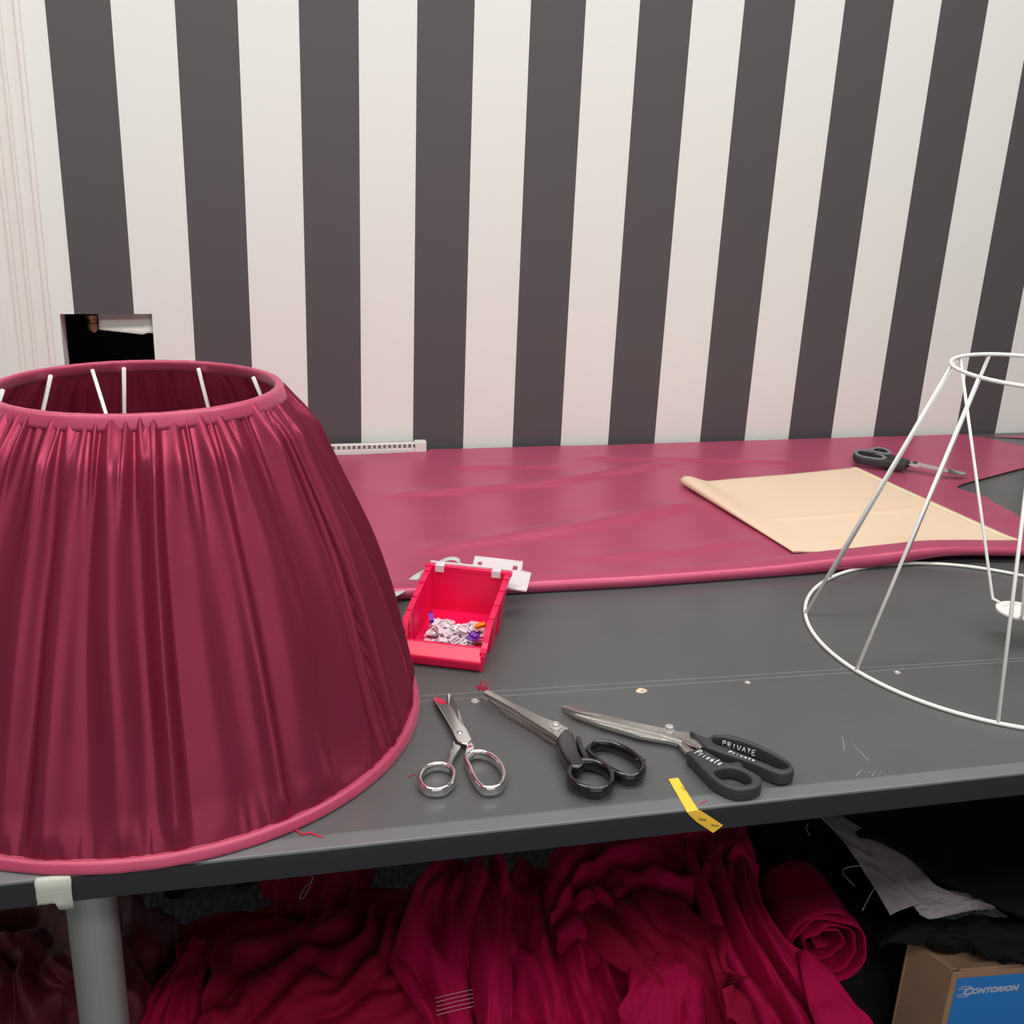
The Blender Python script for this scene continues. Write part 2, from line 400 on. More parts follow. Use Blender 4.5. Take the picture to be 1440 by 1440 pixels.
# yellow tape strip, half on the top, half hanging over the edge
T = thing('yellow_tape', 'short yellow printed tape strip bent over the table front edge', 'tape', (.45, YF, TABLE))
top = [(0.4060,0.9204,0.9008),(0.4168,0.9213,0.9008),(0.4163,0.9047,0.9008),(0.4160,0.8897,0.9008),(0.4165,0.8791,0.9008),(0.4044,0.8689,0.9008),(0.4047,0.8852,0.9008),(0.4050,0.9016,0.9008)]
edge = []
bm = bmesh.new()
L_ = [(0.4058,0.9200,0.9008),(0.4052,0.9020,0.9008),(0.4046,0.8848,0.9008),(0.4044,0.8695,0.9008)]; R_ = [(0.4167,0.9210,0.9008),(0.4163,0.9047,0.9008),(0.4163,0.8905,0.9008),(0.4160,0.8779,0.9008)]
rows = [[l, [(l[i] + r[i]) / 2 for i in range(3)], r] for l, r in zip(L_, R_)]
x0 = L_[-1][0]
rows += [[(x0 + 0.0000, YF - 0.0010, TABLE + -0.0006), (x0 + 0.0061, YF - 0.0010, TABLE + -0.0001), (x0 + 0.0122, YF - 0.0010, TABLE + 0.0003)],
         [(x0 + 0.0045, YF - 0.0014, TABLE + -0.0060), (x0 + 0.0097, YF - 0.0014, TABLE + -0.0035), (x0 + 0.0150, YF - 0.0014, TABLE + -0.0010)],
         [(x0 + 0.0126, YF - 0.0018, TABLE + -0.0140), (x0 + 0.0170, YF - 0.0021, TABLE + -0.0097), (x0 + 0.0215, YF - 0.0018, TABLE + -0.0055)],
         [(x0 + 0.0215, YF - 0.0024, TABLE + -0.0208), (x0 + 0.0260, YF - 0.0028, TABLE + -0.0166), (x0 + 0.0305, YF - 0.0024, TABLE + -0.0125)],
         [(x0 + 0.0298, YF - 0.0032, TABLE + -0.0272), (x0 + 0.0347, YF - 0.0035, TABLE + -0.0233), (x0 + 0.0395, YF - 0.0032, TABLE + -0.0195)]]
grid(bm, rows); obj('strip', bm, M['yellow'], T, False, solid=.0003)
def scribble(o, ux, uy, w, h, n, nrm, parent, m):
    bm = bmesh.new(); o, ux, uy, nrm = map(Vector, (o, ux, uy, nrm)); rr = random.Random(n)
    for i in range(n):
        x = w * i / n
        sweep(bm, [o + ux * (x + rr.uniform(-.0002, .0002)) + uy * (h * rr.uniform(0, .3)), o + ux * (x + rr.uniform(-.0001, .0003)) + uy * (h * rr.uniform(.6, 1))], .00032, .0001, False, 5, up=nrm)
        if i % 2: sweep(bm, [o + ux * x + uy * h * .5, o + ux * (x + w / n * .8) + uy * h * rr.uniform(.2, .8)], .0002, .0001, False, 5, up=nrm)
    return obj('print', bm, m, parent, False)
for (dx, dz) in ((.0128, -.0098), (.0268, -.0185)):
    scribble((x0 + dx, YF - .0036, TABLE + dz), (.90, 0, -.30), (.3, 0, .95), .0090, .0030, 8, (0, -1, 0), T, M['print'])
scribble(Vector(L_[1]) + Vector((.0075, .002, .0004)), (.35, -.93, 0), (.9, .35, 0), .008, .0018, 6, (0, 0, 1), T, M['print'])

# ------------------------------------------------------------------ pleated burgundy lampshade
SC, ST = Vector((-.1137, 1.1565)), Vector((-.105, 1.145)); SH, RB, RT, TILT = .370, .2905, .138, -.05
def shade_pt(r, a, t):                    # t: 1 at the table, 0 at the slightly tilted top ring
    f = 1 - t; c, sn = math.cos(a), math.sin(a)
    return (SC.x + (ST.x - SC.x) * f + r * c, SC.y + (ST.y - SC.y) * f + r * sn, TABLE + SH * f + TILT * r * sn * f)
ls = thing('lampshade', 'large pleated burgundy satin lampshade standing on the table end', 'lampshade', (SC.x, SC.y, TABLE))
rr = random.Random(11)
def cells(n, jit, seed):
    q = random.Random(seed); w = [1 + jit * q.uniform(-1, 1) for _ in range(n)]; s = sum(w); e = [0]
    for x in w: e.append(e[-1] + x / s)
    amp = [q.uniform(.45, 1.0) for _ in range(n)]; sk = [q.choice((.55, .7, .85, 1.2, 1.5)) for _ in range(n)]
    ph = [q.uniform(0, 6.28) for _ in range(n)]
    return e, amp, sk, ph
import bisect
def fold(cl, th, t):
    e, amp, sk, ph = cl; th %= 1.0
    i = min(bisect.bisect_right(e, th) - 1, len(amp) - 1)
    u = (th - e[i]) / (e[i + 1] - e[i])
    a = amp[i] * (.8 + .3 * math.sin(ph[i] + 2.5 * t))
    return a * math.sin(PI * u ** sk[i]) ** 2
c1, c2, c3, c4 = cells(42, .72, 3), cells(72, .45, 5), cells(90, .5, 8), cells(17, .6, 13)
def shade_r(th, t):                       # t: 0 top, 1 bottom
    bul = math.sin(PI * min(t, 1)) ** .8 * .012
    r = RT + (RB - RT) * t + bul
    tw = th + .007 * noise.noise((math.cos(th * 2 * PI) * 3, math.sin(th * 2 * PI) * 3, t * 1.2)) + .002 * noise.noise((math.cos(th * 2 * PI) * 9, math.sin(th * 2 * PI) * 9, t * 1.6))
    env = smooth01(0, .12, t) * (1 - smooth01(.90, .995, t))
    d = env * (.0190 * fold(c1, tw, t) * (.70 + .55 * t) + .007 * fold(c4, tw + .004, t))
    d += .0070 * fold(c2, tw, t) * (1 - smooth01(.05, .30, t)) * smooth01(-.02, .015, t)
    d += .0030 * fold(c3, tw, t) * smooth01(.86, .97, t) * (1 - smooth01(.985, 1.0, t) * .6)
    return r + d * (1 - .30 * smooth01(.6, .95, t)) - .003 - .006 * smooth01(.4, .75, t) * (1 - smooth01(.88, 1, t))
NT, NR = 1300, 64
rows = []
for j in range(NR + 1):
    t = .008 + .984 * j / NR
    rows.append([shade_pt(shade_r(i / NT, t), 2 * PI * i / NT, t) for i in range(NT)])
bm = bmesh.new(); grid(bm, rows, True); obj('pleated_cover', bm, M['satin'], ls, True)
def ring_band(bm, R0, t0, t1, slope, th, n=180):
    prof = [(th * .3, 0), (th * .9, .05), (th, .25), (th * .95, .75), (th * .8, .94), (0, 1.0), (-th * .8, .94), (-th, .7), (-th, .3), (-th * .6, .05)]
    rows = []
    for dr, f in prof + prof[:1]:
        t = t0 + (t1 - t0) * f
        rows.append([shade_pt(R0 + dr - slope * SH * (t0 - t) + .0005 * noise.noise((i * .35, f * 2, 0)), 2 * PI * i / n, t + .001 * noise.noise((i * .5, 9, 0))) for i in range(n)])
    grid(bm, rows, True)
bm = bmesh.new(); ring_band(bm, RT + .0045, .040, .0, .33, .0042); obj('top_binding', bm, M['trim'], ls, True)
bm = bmesh.new(); ring_band(bm, RB + .0005, .997, .969, .33, .0040, 260); obj('bottom_binding', bm, M['trim'], ls, True)
for k in range(10):
    a = math.radians(29 + 36 * k)
    bm = bmesh.new(); tube(bm, [shade_pt(RT - .009, a, .02), shade_pt(RB - .012, a, .985)], .0022)
    obj('strut', bm, M['wire'], ls, True)
bm = bmesh.new(); zr = TABLE + .215
lathe(bm, [(.0195, zr - .0012), (.0275, zr - .0012), (.0275, zr + .0012), (.0195, zr + .0012), (.0195, zr - .0012)], (ST.x, ST.y, 0), 40); obj('fitter_ring', bm, M['wire'], ls, 'auto')
for a in (115.4, 235.4, 355.4):
    a = math.radians(a); p = Vector(shade_pt(RT - .006, a, .02))
    bm = bmesh.new(); tube(bm, [p, (ST.x + .026 * math.cos(a), ST.y + .026 * math.sin(a), zr + .001)], .0021); obj('spider_arm', bm, M['wire'], ls, True)

# ------------------------------------------------------------------ bare wire lampshade frame
FB, FT, FH = Vector((.9625, 1.1655)), Vector((.9464, 1.1738)), .3615
wf = thing('wire_lampshade_frame', 'bare white wire lampshade frame standing on the table', 'lampshade frame', (FB.x, FB.y, TABLE))
def circle(c, r, z, n=96): return [(c.x + r * math.cos(2 * PI * i / n), c.y + r * math.sin(2 * PI * i / n), z) for i in range(n)]
bm = bmesh.new(); tube(bm, circle(FB, .2485, TABLE + .0026), .0026, True); obj('base_ring', bm, M['wire'], wf)
bm = bmesh.new(); tube(bm, circle(FT, .0976, TABLE + FH), .0026, True); obj('top_ring', bm, M['wire'], wf)
for a in (156.5, 194.5, 235.4, 122.4, 87, 271, 306, 340, 8, 36):
    a = math.radians(a); d = Vector((math.cos(a), math.sin(a)))
    p, s = FB + d * .2485, FT + d * .0976
    bm = bmesh.new(); tube(bm, [(p.x, p.y, TABLE + .0035), (s.x, s.y, TABLE + FH)], .0023); obj('strut', bm, M['wire'], wf)
FR = Vector((.977, 1.150)); FZ = .9455
bm = bmesh.new()
lathe(bm, [(.0195, FZ - .0012), (.0280, FZ - .0012), (.0280, FZ + .0012), (.0195, FZ + .0012), (.0195, FZ - .0012)], (FR.x, FR.y, 0), 48)
obj('fitter_ring', bm, M['wire'], wf, 'auto')
for a in (118, 238, 358):
    a = math.radians(a); d = Vector((math.cos(a), math.sin(a)))
    p, s = FR + d * .0265, FT + d * .0976
    e = FR + d * .036
    bm = bmesh.new(); tube(bm, [(p.x, p.y, FZ + .0022), (e.x, e.y, FZ + .004), (e.x + d.x * .002, e.y + d.y * .002, FZ + .009), (s.x, s.y, TABLE + FH - .002)], .0021); obj('spider_arm', bm, M['wire'], wf)

# ------------------------------------------------------------------ burgundy sheet spread over the table
def interp(tab, x):
    if x <= tab[0][0]: return tab[0][1]
    for (a, fa), (b, fb) in zip(tab, tab[1:]):
        if x <= b:
            t = (x - a) / (b - a); return fa + (fb - fa) * t
    return tab[-1][1]
YFRONT = [(-.3, 1.395), (.10, 1.390), (.375, 1.388), (.54, 1.386), (.76, 1.394), (.84, 1.400), (.92, 1.405), (1.0, 1.404), (1.09, 1.400), (1.2, 1.390), (1.7, 1.36)]
XRIGHT = [(1.36, 1.55), (1.43, 1.50), (1.48, 1.39), (1.559, 1.299), (1.63, 1.305), (1.686, 1.306), (1.722, 1.288), (1.737, 1.282), (1.752, 1.305), (1.792, 1.398), (1.834, 1.501), (1.86, 1.60), (1.92, 1.63), (1.97, 1.602), (2.045, 1.555), (2.06, 1.53)]
CREASE = [((.20, 1.80), (.50, 1.835), (.86, 1.955), .0080, .016), ((.22, 1.545), (.50, 1.607), (.80, 1.72), .0105, .020), ((.60, 1.99), (.8, 1.955), (1.1, 1.90), .005, .010),
          ((.35, 1.95), (.47, 1.945), (.6, 1.93), .005, .012), ((.45, 1.49), (.65, 1.50), (.80, 1.53), .005, .012), ((1.32, 1.62), (1.30, 1.60), (1.22, 1.55), .002, .012)]
def seg_d(p, a, b):
    ab = (b[0] - a[0], b[1] - a[1]); t = ((p[0] - a[0]) * ab[0] + (p[1] - a[1]) * ab[1]) / (ab[0] ** 2 + ab[1] ** 2); t = min(max(t, 0), 1)
    dx, dy = p[0] - a[0] - ab[0] * t, p[1] - a[1] - ab[1] * t
    s = 1 if ab[0] * dy - ab[1] * dx > 0 else -1
    return math.hypot(dx, dy) * s, t
def sheet_z(x, y):
    z = .0035 + .0022 * noise.noise((x * 3.2 + 4, y * 5.5, 0)) + .0012 * noise.noise((x * 8, y * 14, 2))
    for a, b, c, h, w in CREASE:
        d1, t1 = seg_d((x, y), a, b); d2, t2 = seg_d((x, y), b, c)
        d, e = (d1, t1 * .5) if abs(d1) < abs(d2) else (d2, .5 + t2 * .5)
        fade = smooth01(0, .15, e) * (1 - smooth01(.8, 1, e))
        wd = w * .45 if d < 0 else w * 1.5
        z += h * fade * math.exp(-(d / wd) ** 2)
    return max(z, .0012)
def nose(x):                                   # height of the folded front hem and its lift off the table
    r = .0108 + .0030 * smooth01(.70, .9, x) - .0048 * smooth01(.92, 1.08, x)
    lift = .010 * smooth01(.90, 1.05, x)
    hump = .0035 * math.exp(-((x - 1.06) / .08) ** 2)
    return r, lift, hump
bm = bmesh.new(); rows = []
NY, NXX = 110, 230
hem = [(0, 0)]
for j in range(NY + 1):
    row = []
    t = j / NY
    for i in range(NXX + 1):
        s = i / NXX
        # two passes: the right border depends on y, the front border on x
        x = 1.4 * s; y = 2.068
        for _ in range(3):
            yf = interp(YFRONT, x) + .012; y = 2.070 + (yf - 2.070) * t
            xr = interp(XRIGHT, y) + .003 * noise.noise((y * 30, 0, 0)); xl = .07 - .37 * smooth01(1.42, 1.75, y); x = xl + (xr - xl) * s
        r, lift, hump = nose(x)
        z = sheet_z(x, y) * (1 - smooth01(.9, 1, t))
        dfront = y - yf
        rise = math.exp(-(max(dfront - .012, 0) / (.024 + .016 * smooth01(.9, 1.1, x))) ** 2)
        z = z + rise * (2 * r + lift + hump - .002)
        yb = (2.054 if x < .34 else 2.070) + .005 * noise.noise((x * 6, 1, 0))
        row.append((x, min(y, yb), TABLE + z))
    rows.append(row)
last = rows[-1]
for k in range(1, 11):
    a = PI * k / 10
    rows.append([(x, y - nose(x)[0] * 1.25 * math.sin(a), z - nose(x)[0] * (1 - math.cos(a)) * .97) for x, y, z in last])
rows.append([(x, y + .05, z - 2 * nose(x)[0] * .97 - min(nose(x)[1] + nose(x)[2], z - TABLE - 2 * nose(x)[0] * .97 - .0008)) for x, y, z in last])
grid(bm, rows)
tag(obj('fabric_sheet', bm, M['sheet'], None, True), 'wide burgundy satin fabric length spread over the back of the table', 'fabric')

# second burgundy piece at the far right corner
bm = bmesh.new(); rows = []
for j in range(13):
    t = j / 12; row = []
    for i in range(41):
        s = i / 40
        p = Vector((1.575, 2.052, 0)).lerp(Vector((2.2, 2.045, 0)), s).lerp(Vector((1.60, 2.045, 0)).lerp(Vector((2.2, 1.86, 0)), s), t)
        z = .002 + .004 * max(0, noise.noise((p.x * 16, p.y * 16, 1))) + .03 * math.exp(-((p.x - 1.82) / .03) ** 2) * (.6 + .4 * t)
        row.append((p.x, p.y, TABLE + z))
    rows.append(row)
grid(bm, rows); tag(obj('fabric_offcut', bm, M['sheet'], None, True, solid=.0006), 'burgundy fabric offcut in the far right corner of the table, against the wall', 'fabric')

# white slotted plastic strip against the wall
bm = bmesh.new()
box(bm, (-.05, 2.066, TABLE), (.318, 2.070, TABLE + .0215))
box(bm, (-.05, 2.056, TABLE + .0190), (.318, 2.070, TABLE + .0215)); box(bm, (-.05, 2.056, TABLE), (.318, 2.070, TABLE + .0115))
for i in range(38): box(bm, (-.045 + i * .0097, 2.056, TABLE + .0105), (-.045 + i * .0097 + .0045, 2.060, TABLE + .0195))
box(bm, (.312, 2.054, TABLE), (.334, 2.072, TABLE + .0240))
tag(obj('slotted_strip', bm, M['grey_wall_plastic'], None, False, bevel=.0012), 'white slotted plastic strip lying along the wall behind the fabric', 'strip')

# ------------------------------------------------------------------ folded brown paper
pp = thing('folded_paper', 'folded sheet of brown kraft paper lying on the burgundy fabric', 'paper', (1.0, 1.7, TABLE))
TL, TR, BR_, BL = [Vector(p[:2]) for p in [(0.7681,1.8039,0.9230),(1.1450,1.8573,0.9120),(1.2265,1.4047,0.9170),(0.8187,1.4689,0.9090)]]
def pz(s, t):
    x, y = (TL.lerp(TR, s).lerp(BL.lerp(BR_, s), t))
    z = .0085 + .014 * (1 - smooth01(0, .14, s)) * (1 - smooth01(.0, .9, t))          # bulge beside the fold
    z += .0016 * noise.noise((x * 5, y * 5, 7))
    z += .003 * math.exp(-((t - .60 + .10 * s) / .012) ** 2) * smooth01(.05, .2, s) * (1 - smooth01(.8, .97, s))   # crease across
    z += .007 * smooth01(.80, 1.0, t) * smooth01(.15, .5, s)
    return z
bm = bmesh.new(); rows = []
NS, NTT = 60, 60
for j in range(NTT + 1):
    t = j / NTT; row = []
    h = pz(0, t) - .0065
    for i in range(24, 0, -1):
        s = i / 24 * .97; p = TL.lerp(TR, s).lerp(BL.lerp(BR_, s), min(t + .004, 1)); row.append((p.x, p.y, TABLE + max(.0062, pz(s, t) - .0014 - .014 * (1 - smooth01(.0, .9, t)) * (1 - smooth01(0, .14, s)))))
    for k in range(1, 8):
        a = PI * k / 8; p = TL.lerp(BL, t); rad = h / 2
        row.append((p.x - rad * 1.3 * math.sin(a), p.y - .1 * rad * math.sin(a), TABLE + .0065 + rad * (1 - math.cos(a))))
    for i in range(NS + 1):
        s = i / NS; p = TL.lerp(TR, s).lerp(BL.lerp(BR_, s), t); row.append((p.x, p.y, TABLE + pz(s, t)))
    rows.append(row)
grid(bm, rows); obj('sheet', bm, M['paper'], pp, True, solid=.0004)
bm = bmesh.new(); rows = []
for j in range(NTT + 1):
    t = j / NTT
    row = []
    for s in (.955, .97, .985, 1.003):
        if s == .955: s = .962 + .004 * noise.noise((t * 9, 0, 3))
        p = TL.lerp(TR, s).lerp(BL.lerp(BR_, s), t); row.append((p.x, p.y, TABLE + pz(min(s, 1), t) + .0006 - (.003 if s > 1 else 0)))
    rows.append(row)
grid(bm, rows); obj('edge_strip', bm, M['cream'], pp, True)['label'] = 'pale cream edge strip'

# ------------------------------------------------------------------ crimson storage bin
BY = math.radians(-23)
BO = Vector((.2605, 1.1748, TABLE))            # front right bottom corner
U = Vector((-math.cos(BY), -math.sin(BY), 0)); Vd = Vector((-math.sin(BY), math.cos(BY), 0))   # U to the left, Vd to the back
BM = Matrix(((U.x, Vd.x, 0, BO.x), (U.y, Vd.y, 0, BO.y), (0, 0, 1, BO.z), (0, 0, 0, 1)))
W_, D_, H_ = .099, .156, .064
bn = thing('storage_bin', 'crimson open-front plastic storage bin beside the pleated lampshade', 'storage bin', tuple(BM @ Vector((W_ / 2, D_ / 2, 0))))
side = [(.004, .0235), (.012, .025), (.018, .030), (.022, .037), (.027, .0425), (.036, .0465), (D_ + .003, H_)]
def bin_part(name, f, bevel=.0012, m='red_plastic'):
    bm = bmesh.new(); f(bm)
    for v in bm.verts: v.co = BM @ v.co
    bmesh.ops.recalc_face_normals(bm, faces=bm.faces[:])
    return obj(name, bm, M[m], bn, False, bevel=bevel)
def side_wall(bm, u, th, grow):
    lo = [(0.004, .002), (D_ - .002, .002)]
    pts = lo + side[::-1]
    A = [bm.verts.new((u + grow * z, v, z)) for v, z in pts]; B = [bm.verts.new((u + th + grow * z, v, z)) for v, z in pts]
    bm.faces.new(A); bm.faces.new(B[::-1]); n = len(pts)
    for i in range(n): bm.faces.new((A[i], B[i], B[(i + 1) % n], A[(i + 1) % n]))
def shell(bm):
    box(bm, (.003, .003, .002), (W_ - .003, D_ - .002, .0045))
    side_wall(bm, .0015, .002, -.06); side_wall(bm, W_ - .0035, .002, .06)
    # back wall
    q = [(.0015, .002), (W_ - .0015, .002), (W_ - .0015 + .06 * H_, H_), (.0015 - .06 * H_, H_)]
    A = [bm.verts.new((u, D_ - .002 + .05 * z, z)) for u, z in q]; B = [bm.verts.new((u, D_ - .0045 + .05 * z, z)) for u, z in q]
    bm.faces.new(A); bm.faces.new(B[::-1])
    for i in range(4): bm.faces.new((A[i], B[i], B[(i + 1) % 4], A[(i + 1) % 4]))
    # interior stiffening steps of the side walls
    for v in (.030, .052):
        for u, g, s in ((.0035, -.06, 1), (W_ - .0035, .06, -1)):
            P = [bm.verts.new((u + g * z + s * k, v + k2, z)) for z in (.004, .0425 + (v - .03) * .14) for k, k2 in ((0, 0), (.0012, 0), (.0012, .003), (0, .003))]
            for f in ((0, 1, 2, 3), (4, 5, 6, 7), (0, 1, 5, 4), (1, 2, 6, 5), (2, 3, 7, 6), (3, 0, 4, 7)): bm.faces.new([P[i] for i in f])
bin_part('shell', shell, .0008)
def front(bm):
    # broad slanted front lip, then the lower apron
    pr = [(.006, .001), (-.001, .002), (-.004, .0125), (-.0035, .0150), (.0125, .0255), (.018, .0258), (.018, .0225), (.0125, .0225), (.001, .0130), (.006, .0045)]
    A = [bm.verts.new((.000 - .06 * z, v, z)) for v, z in pr]; B = [bm.verts.new((W_ + .06 * z, v, z)) for v, z in pr]
    bm.faces.new(A); bm.faces.new(B[::-1]); n = len(pr)
    for i in range(n): bm.faces.new((A[i], B[i], B[(i + 1) % n], A[(i + 1) % n]))
bin_part('front_lip', front, .0015)
def rims(bm):
    for u0, g, s in ((-.0005, -.06, -1), (W_ + .0005, .06, 1)):
        top = []
        for v, z in side:
            top.append((u0 + g * z, v, z))
        w0, w1 = -.0045 * s, .0030 * s
        rows = []
        for (u, v, z) in top:
            rows.append([(u + w0, v, z - .003), (u + w0, v, z + .0012), (u + w1, v, z + .0012), (u + w1, v, z - .005), (u + w1 - .0012 * s, v, z - .005), (u + w1 - .0012 * s, v, z - .003)])
        V = [[bm.verts.new(p) for p in r] for r in rows]
        for a, b in zip(V, V[1:]):
            for k in range(6): bm.faces.new((a[k], a[(k + 1) % 6], b[(k + 1) % 6], b[k]))
        bm.faces.new(V[0][::-1]); bm.faces.new(V[-1])
        for f in (.12, .38, .66, .90):                       # small raised notches on the rim
            v = .036 + (D_ - .036) * f; z = .0465 + (H_ - .0465) * f
            u = u0 + g * z
            box(bm, (min(u + w0, u + w1) + .0005, v - .004, z - .001), (max(u + w0, u + w1) - .0005, v + .004, z + .0024))
    z = H_
    box(bm, (-.0085, D_ - .002, z - .003), (W_ + .0085, D_ + .006, z + .0022))
bin_part('rim', rims, .0010)
def rib(v, u, sg):
    def f_(bm):
        zt = .022 if v < .01 else .042 + (v - .03) * .13
        P = []
        for z, wd in ((.0005, .0030), (zt, .0075)):
            for k2 in (0, .026 if v > .02 else .020):
                P.append(bm.verts.new((u + sg * (.06 * z - .002), v + k2, z))); P.append(bm.verts.new((u + sg * (.06 * z + wd * .45), v + k2, z)))
        for f in ((0, 1, 3, 2), (4, 5, 7, 6), (0, 1, 5, 4), (2, 3, 7, 6), (0, 2, 6, 4), (1, 3, 7, 5)): bm.faces.new([P[i] for i in f])
    return f_
for v in (.000, .054, .104):
    for u, sg in ((0, -1), (W_, 1)): bin_part('side_rib', rib(v, u, sg), .0008)

# white bracket hooked over the bin's back rim
wb = thing('wall_bracket', 'white plastic hanging bracket hooked on the back rim of the crimson bin', 'bracket', tuple(BM @ Vector((.03, D_ + .01, H_))))
def wb_part(name, f, bevel=.0008):
    bm = bmesh.new(); f(bm)
    for v in bm.verts: v.co = BM @ v.co
    bmesh.ops.recalc_face_normals(bm, faces=bm.faces[:])
    return obj(name, bm, M['white_plastic'], wb, False, bevel=bevel)
wb_part('rail', lambda bm: box(bm, (-.008, D_ + .0065, H_ - .006), (W_ + .004, D_ + .010, H_ + .0045)))
for u in (.006, .082):
    wb_part('hook', lambda bm: (box(bm, (u, D_ - .0035, H_ + .0025), (u + .012, D_ + .0085, H_ + .0045)), box(bm, (u, D_ - .0045, H_ - .0055), (u + .012, D_ - .0022, H_ + .0045))))
PZ = .943
po = [(0.3042,1.4342,0.9430),(0.3677,1.4050,0.9430),(0.3577,1.3745,0.9430),(0.3691,1.3643,0.9430),(0.3480,1.3065,0.9430),(0.3202,1.3199,0.9430),(0.3280,1.3349,0.9430),(0.3391,1.3702,0.9430),(0.3427,1.3792,0.9430),(0.2949,1.4030,0.9430)]
pl = holed_plate('plate', po, [[(0.3053,1.4141,0.9430),(0.3107,1.4118,0.9430),(0.3071,1.3990,0.9430),(0.3016,1.4021,0.9430)], [(0.3507,1.3936,0.9430),(0.3564,1.3901,0.9430),(0.3518,1.3753,0.9430),(0.3457,1.3788,0.9430)]], PZ - .0012, PZ + .0004, M['white_plastic'], wb, .0003, 1)
bm = bmesh.new()
sweep(bm, [Vector(p) for p in [(0.2976,1.4051,0.9436),(0.3039,1.4304,0.9436),(0.3661,1.4022,0.9436),(0.3567,1.3721,0.9436),(0.3677,1.3619,0.9436),(0.3476,1.3073,0.9436),(0.3255,1.3175,0.9436)]], .0012, .0014, False, 8)
obj('raised_edge', bm, M['white_plastic'], wb)

# pale curved strip behind the bin
bm = bmesh.new()
path = catmull([(0.1712,1.3718,0.9140),(0.1812,1.3810,0.9140),(0.1946,1.3931,0.9150),(0.2076,1.4107,0.9170),(0.2237,1.4273,0.9220),(0.2380,1.4219,0.9350),(0.2520,1.4157,0.9450),(0.2637,1.4131,0.9500),(0.2724,1.4107,0.9500),(0.2782,1.4083,0.9450),(0.2777,1.4126,0.9350)], 6, False)
sweep(bm, path, .0065, .0010, False, 8)
tag(obj('curved_strip', bm, M['clear_white'], None, True), 'pale translucent plastic strip curving behind the crimson bin', 'strip')

# little clips in the bin
def clip_mesh(kind):
    bm = bmesh.new()
    if kind == 0:
        box(bm, (-.007, -.003, 0), (.007, .003, .0012)); box(bm, (-.007, -.003, .0035), (.006, .003, .0047)); box(bm, (-.007, -.003, 0), (-.0055, .003, .0047)); box(bm, (.0035, -.002, .0012), (.0050, .002, .0024))
    else:
        tube(bm, [(.0055 * math.cos(a), .004 * math.sin(a), .0015) for a in [2 * PI * i / 14 for i in range(14)]], .0012, True, 6)
        box(bm, (-.010, -.0016, .0006), (-.004, .0016, .0024))
    me = bpy.data.meshes.new('clip'); bmesh.ops.recalc_face_normals(bm, faces=bm.faces[:]); bm.to_mesh(me); bm.free(); return me
base = [clip_mesh(0), clip_mesh(1)]
var = {}
for c in ('clip', 'clip_purple', 'clip_orange'):
    for k in (0, 1):
        me = base[k].copy(); me.materials.append(M[c]); var[c, k] = me
rr = random.Random(5)
proto = None
slots = []
for layer, n in ((0, 36), (1, 34), (2, 26), (3, 14)):
    for i in range(n):
        slots.append((rr.uniform(.014 + layer * .004, W_ - .016 - layer * .004), rr.uniform(.023, .112 - layer * .014), .0065 + layer * .0052))
NS_ = len(slots)
slots += [(.018, .050, .024), (.016, .042, .025), (.021, .036, .024), (.082, .086, .022), (.015, .070, .026)]
for i, (u, v, z) in enumerate(slots):
    c = 'clip' if i < NS_ else 'clip_orange' if i == NS_ + 4 else 'clip_purple'
    o = bpy.data.objects.new('plastic_clip', var[c, rr.random() < .4])
    o.matrix_basis = BM @ Matrix.Translation((u, v, z)) @ Matrix.Rotation(rr.uniform(0, 6.28), 4, 'Z') @ Matrix.Rotation(rr.uniform(-.6, .6), 4, 'X') @ Matrix.Rotation(rr.uniform(-.5, .5), 4, 'Y')
    C.objects.link(o)
    if c == 'clip': tag(o, 'small clear plastic clip heaped in the front of the crimson bin', 'clip', 'clear clips in the crimson bin')
    elif c == 'clip_purple': tag(o, ('purple clip by the right wall inside the crimson bin' if i < NS_ + 3 else 'purple clip at the back left of the heap in the crimson bin'), 'clip', 'purple clips in the crimson bin' if i < NS_ + 3 else None)
    else: tag(o, 'small orange plastic clip at the right side of the crimson bin', 'clip')

# ------------------------------------------------------------------ scissors
def extr(name, pts, th, m, parent, bevel=.0006, sub=0):
    bm = bmesh.new(); p = catmull(pts, sub) if sub else pts
    prism(bm, p, th); bmesh.ops.recalc_face_normals(bm, faces=bm.faces[:]); bmesh.ops.triangulate(bm, faces=[f for f in bm.faces if len(f.verts) > 4])
    return obj(name, bm, M[m], parent, 'auto' if m == 'gloss_black' else False, bevel=bevel, seg=4 if m == 'gloss_black' else 2, angle=60)
# silver scissors
s1 = thing('scissors', 'all-metal polished scissors lying open next to the pleated lampshade', 'scissors', (.23, 1.06, TABLE))
Z = "570,960,8;"
bl = extr('blade', [(0.1931,1.1157,0.9060),(0.1963,1.1209,0.9060),(0.2006,1.1190,0.9060),(0.2040,1.1088,0.9060),(0.2061,1.0905,0.9090),(0.2099,1.0679,0.9090),(0.2123,1.0541,0.9090),(0.2131,1.0427,0.9090),(0.2148,1.0388,0.9090),(0.2173,1.0147,0.9090),(0.2120,1.0067,0.9090),(0.2067,1.0090,0.9090),(0.2030,1.0144,0.9090),(0.2019,1.0244,0.9090),(0.2009,1.0401,0.9090),(0.1974,1.0709,0.9090),(0.1937,1.0961,0.9090)], .0024, 'chrome', s1, .0005)
extr('shank', [(0.2105,1.0036,0.9100),(0.2168,1.0122,0.9100),(0.2182,0.9969,0.9120),(0.2140,0.9833,0.9120),(0.2077,0.9776,0.9120),(0.2034,0.9766,0.9120),(0.2043,0.9841,0.9120),(0.2080,0.9938,0.9120)], .006, 'chrome', bl, .0015)
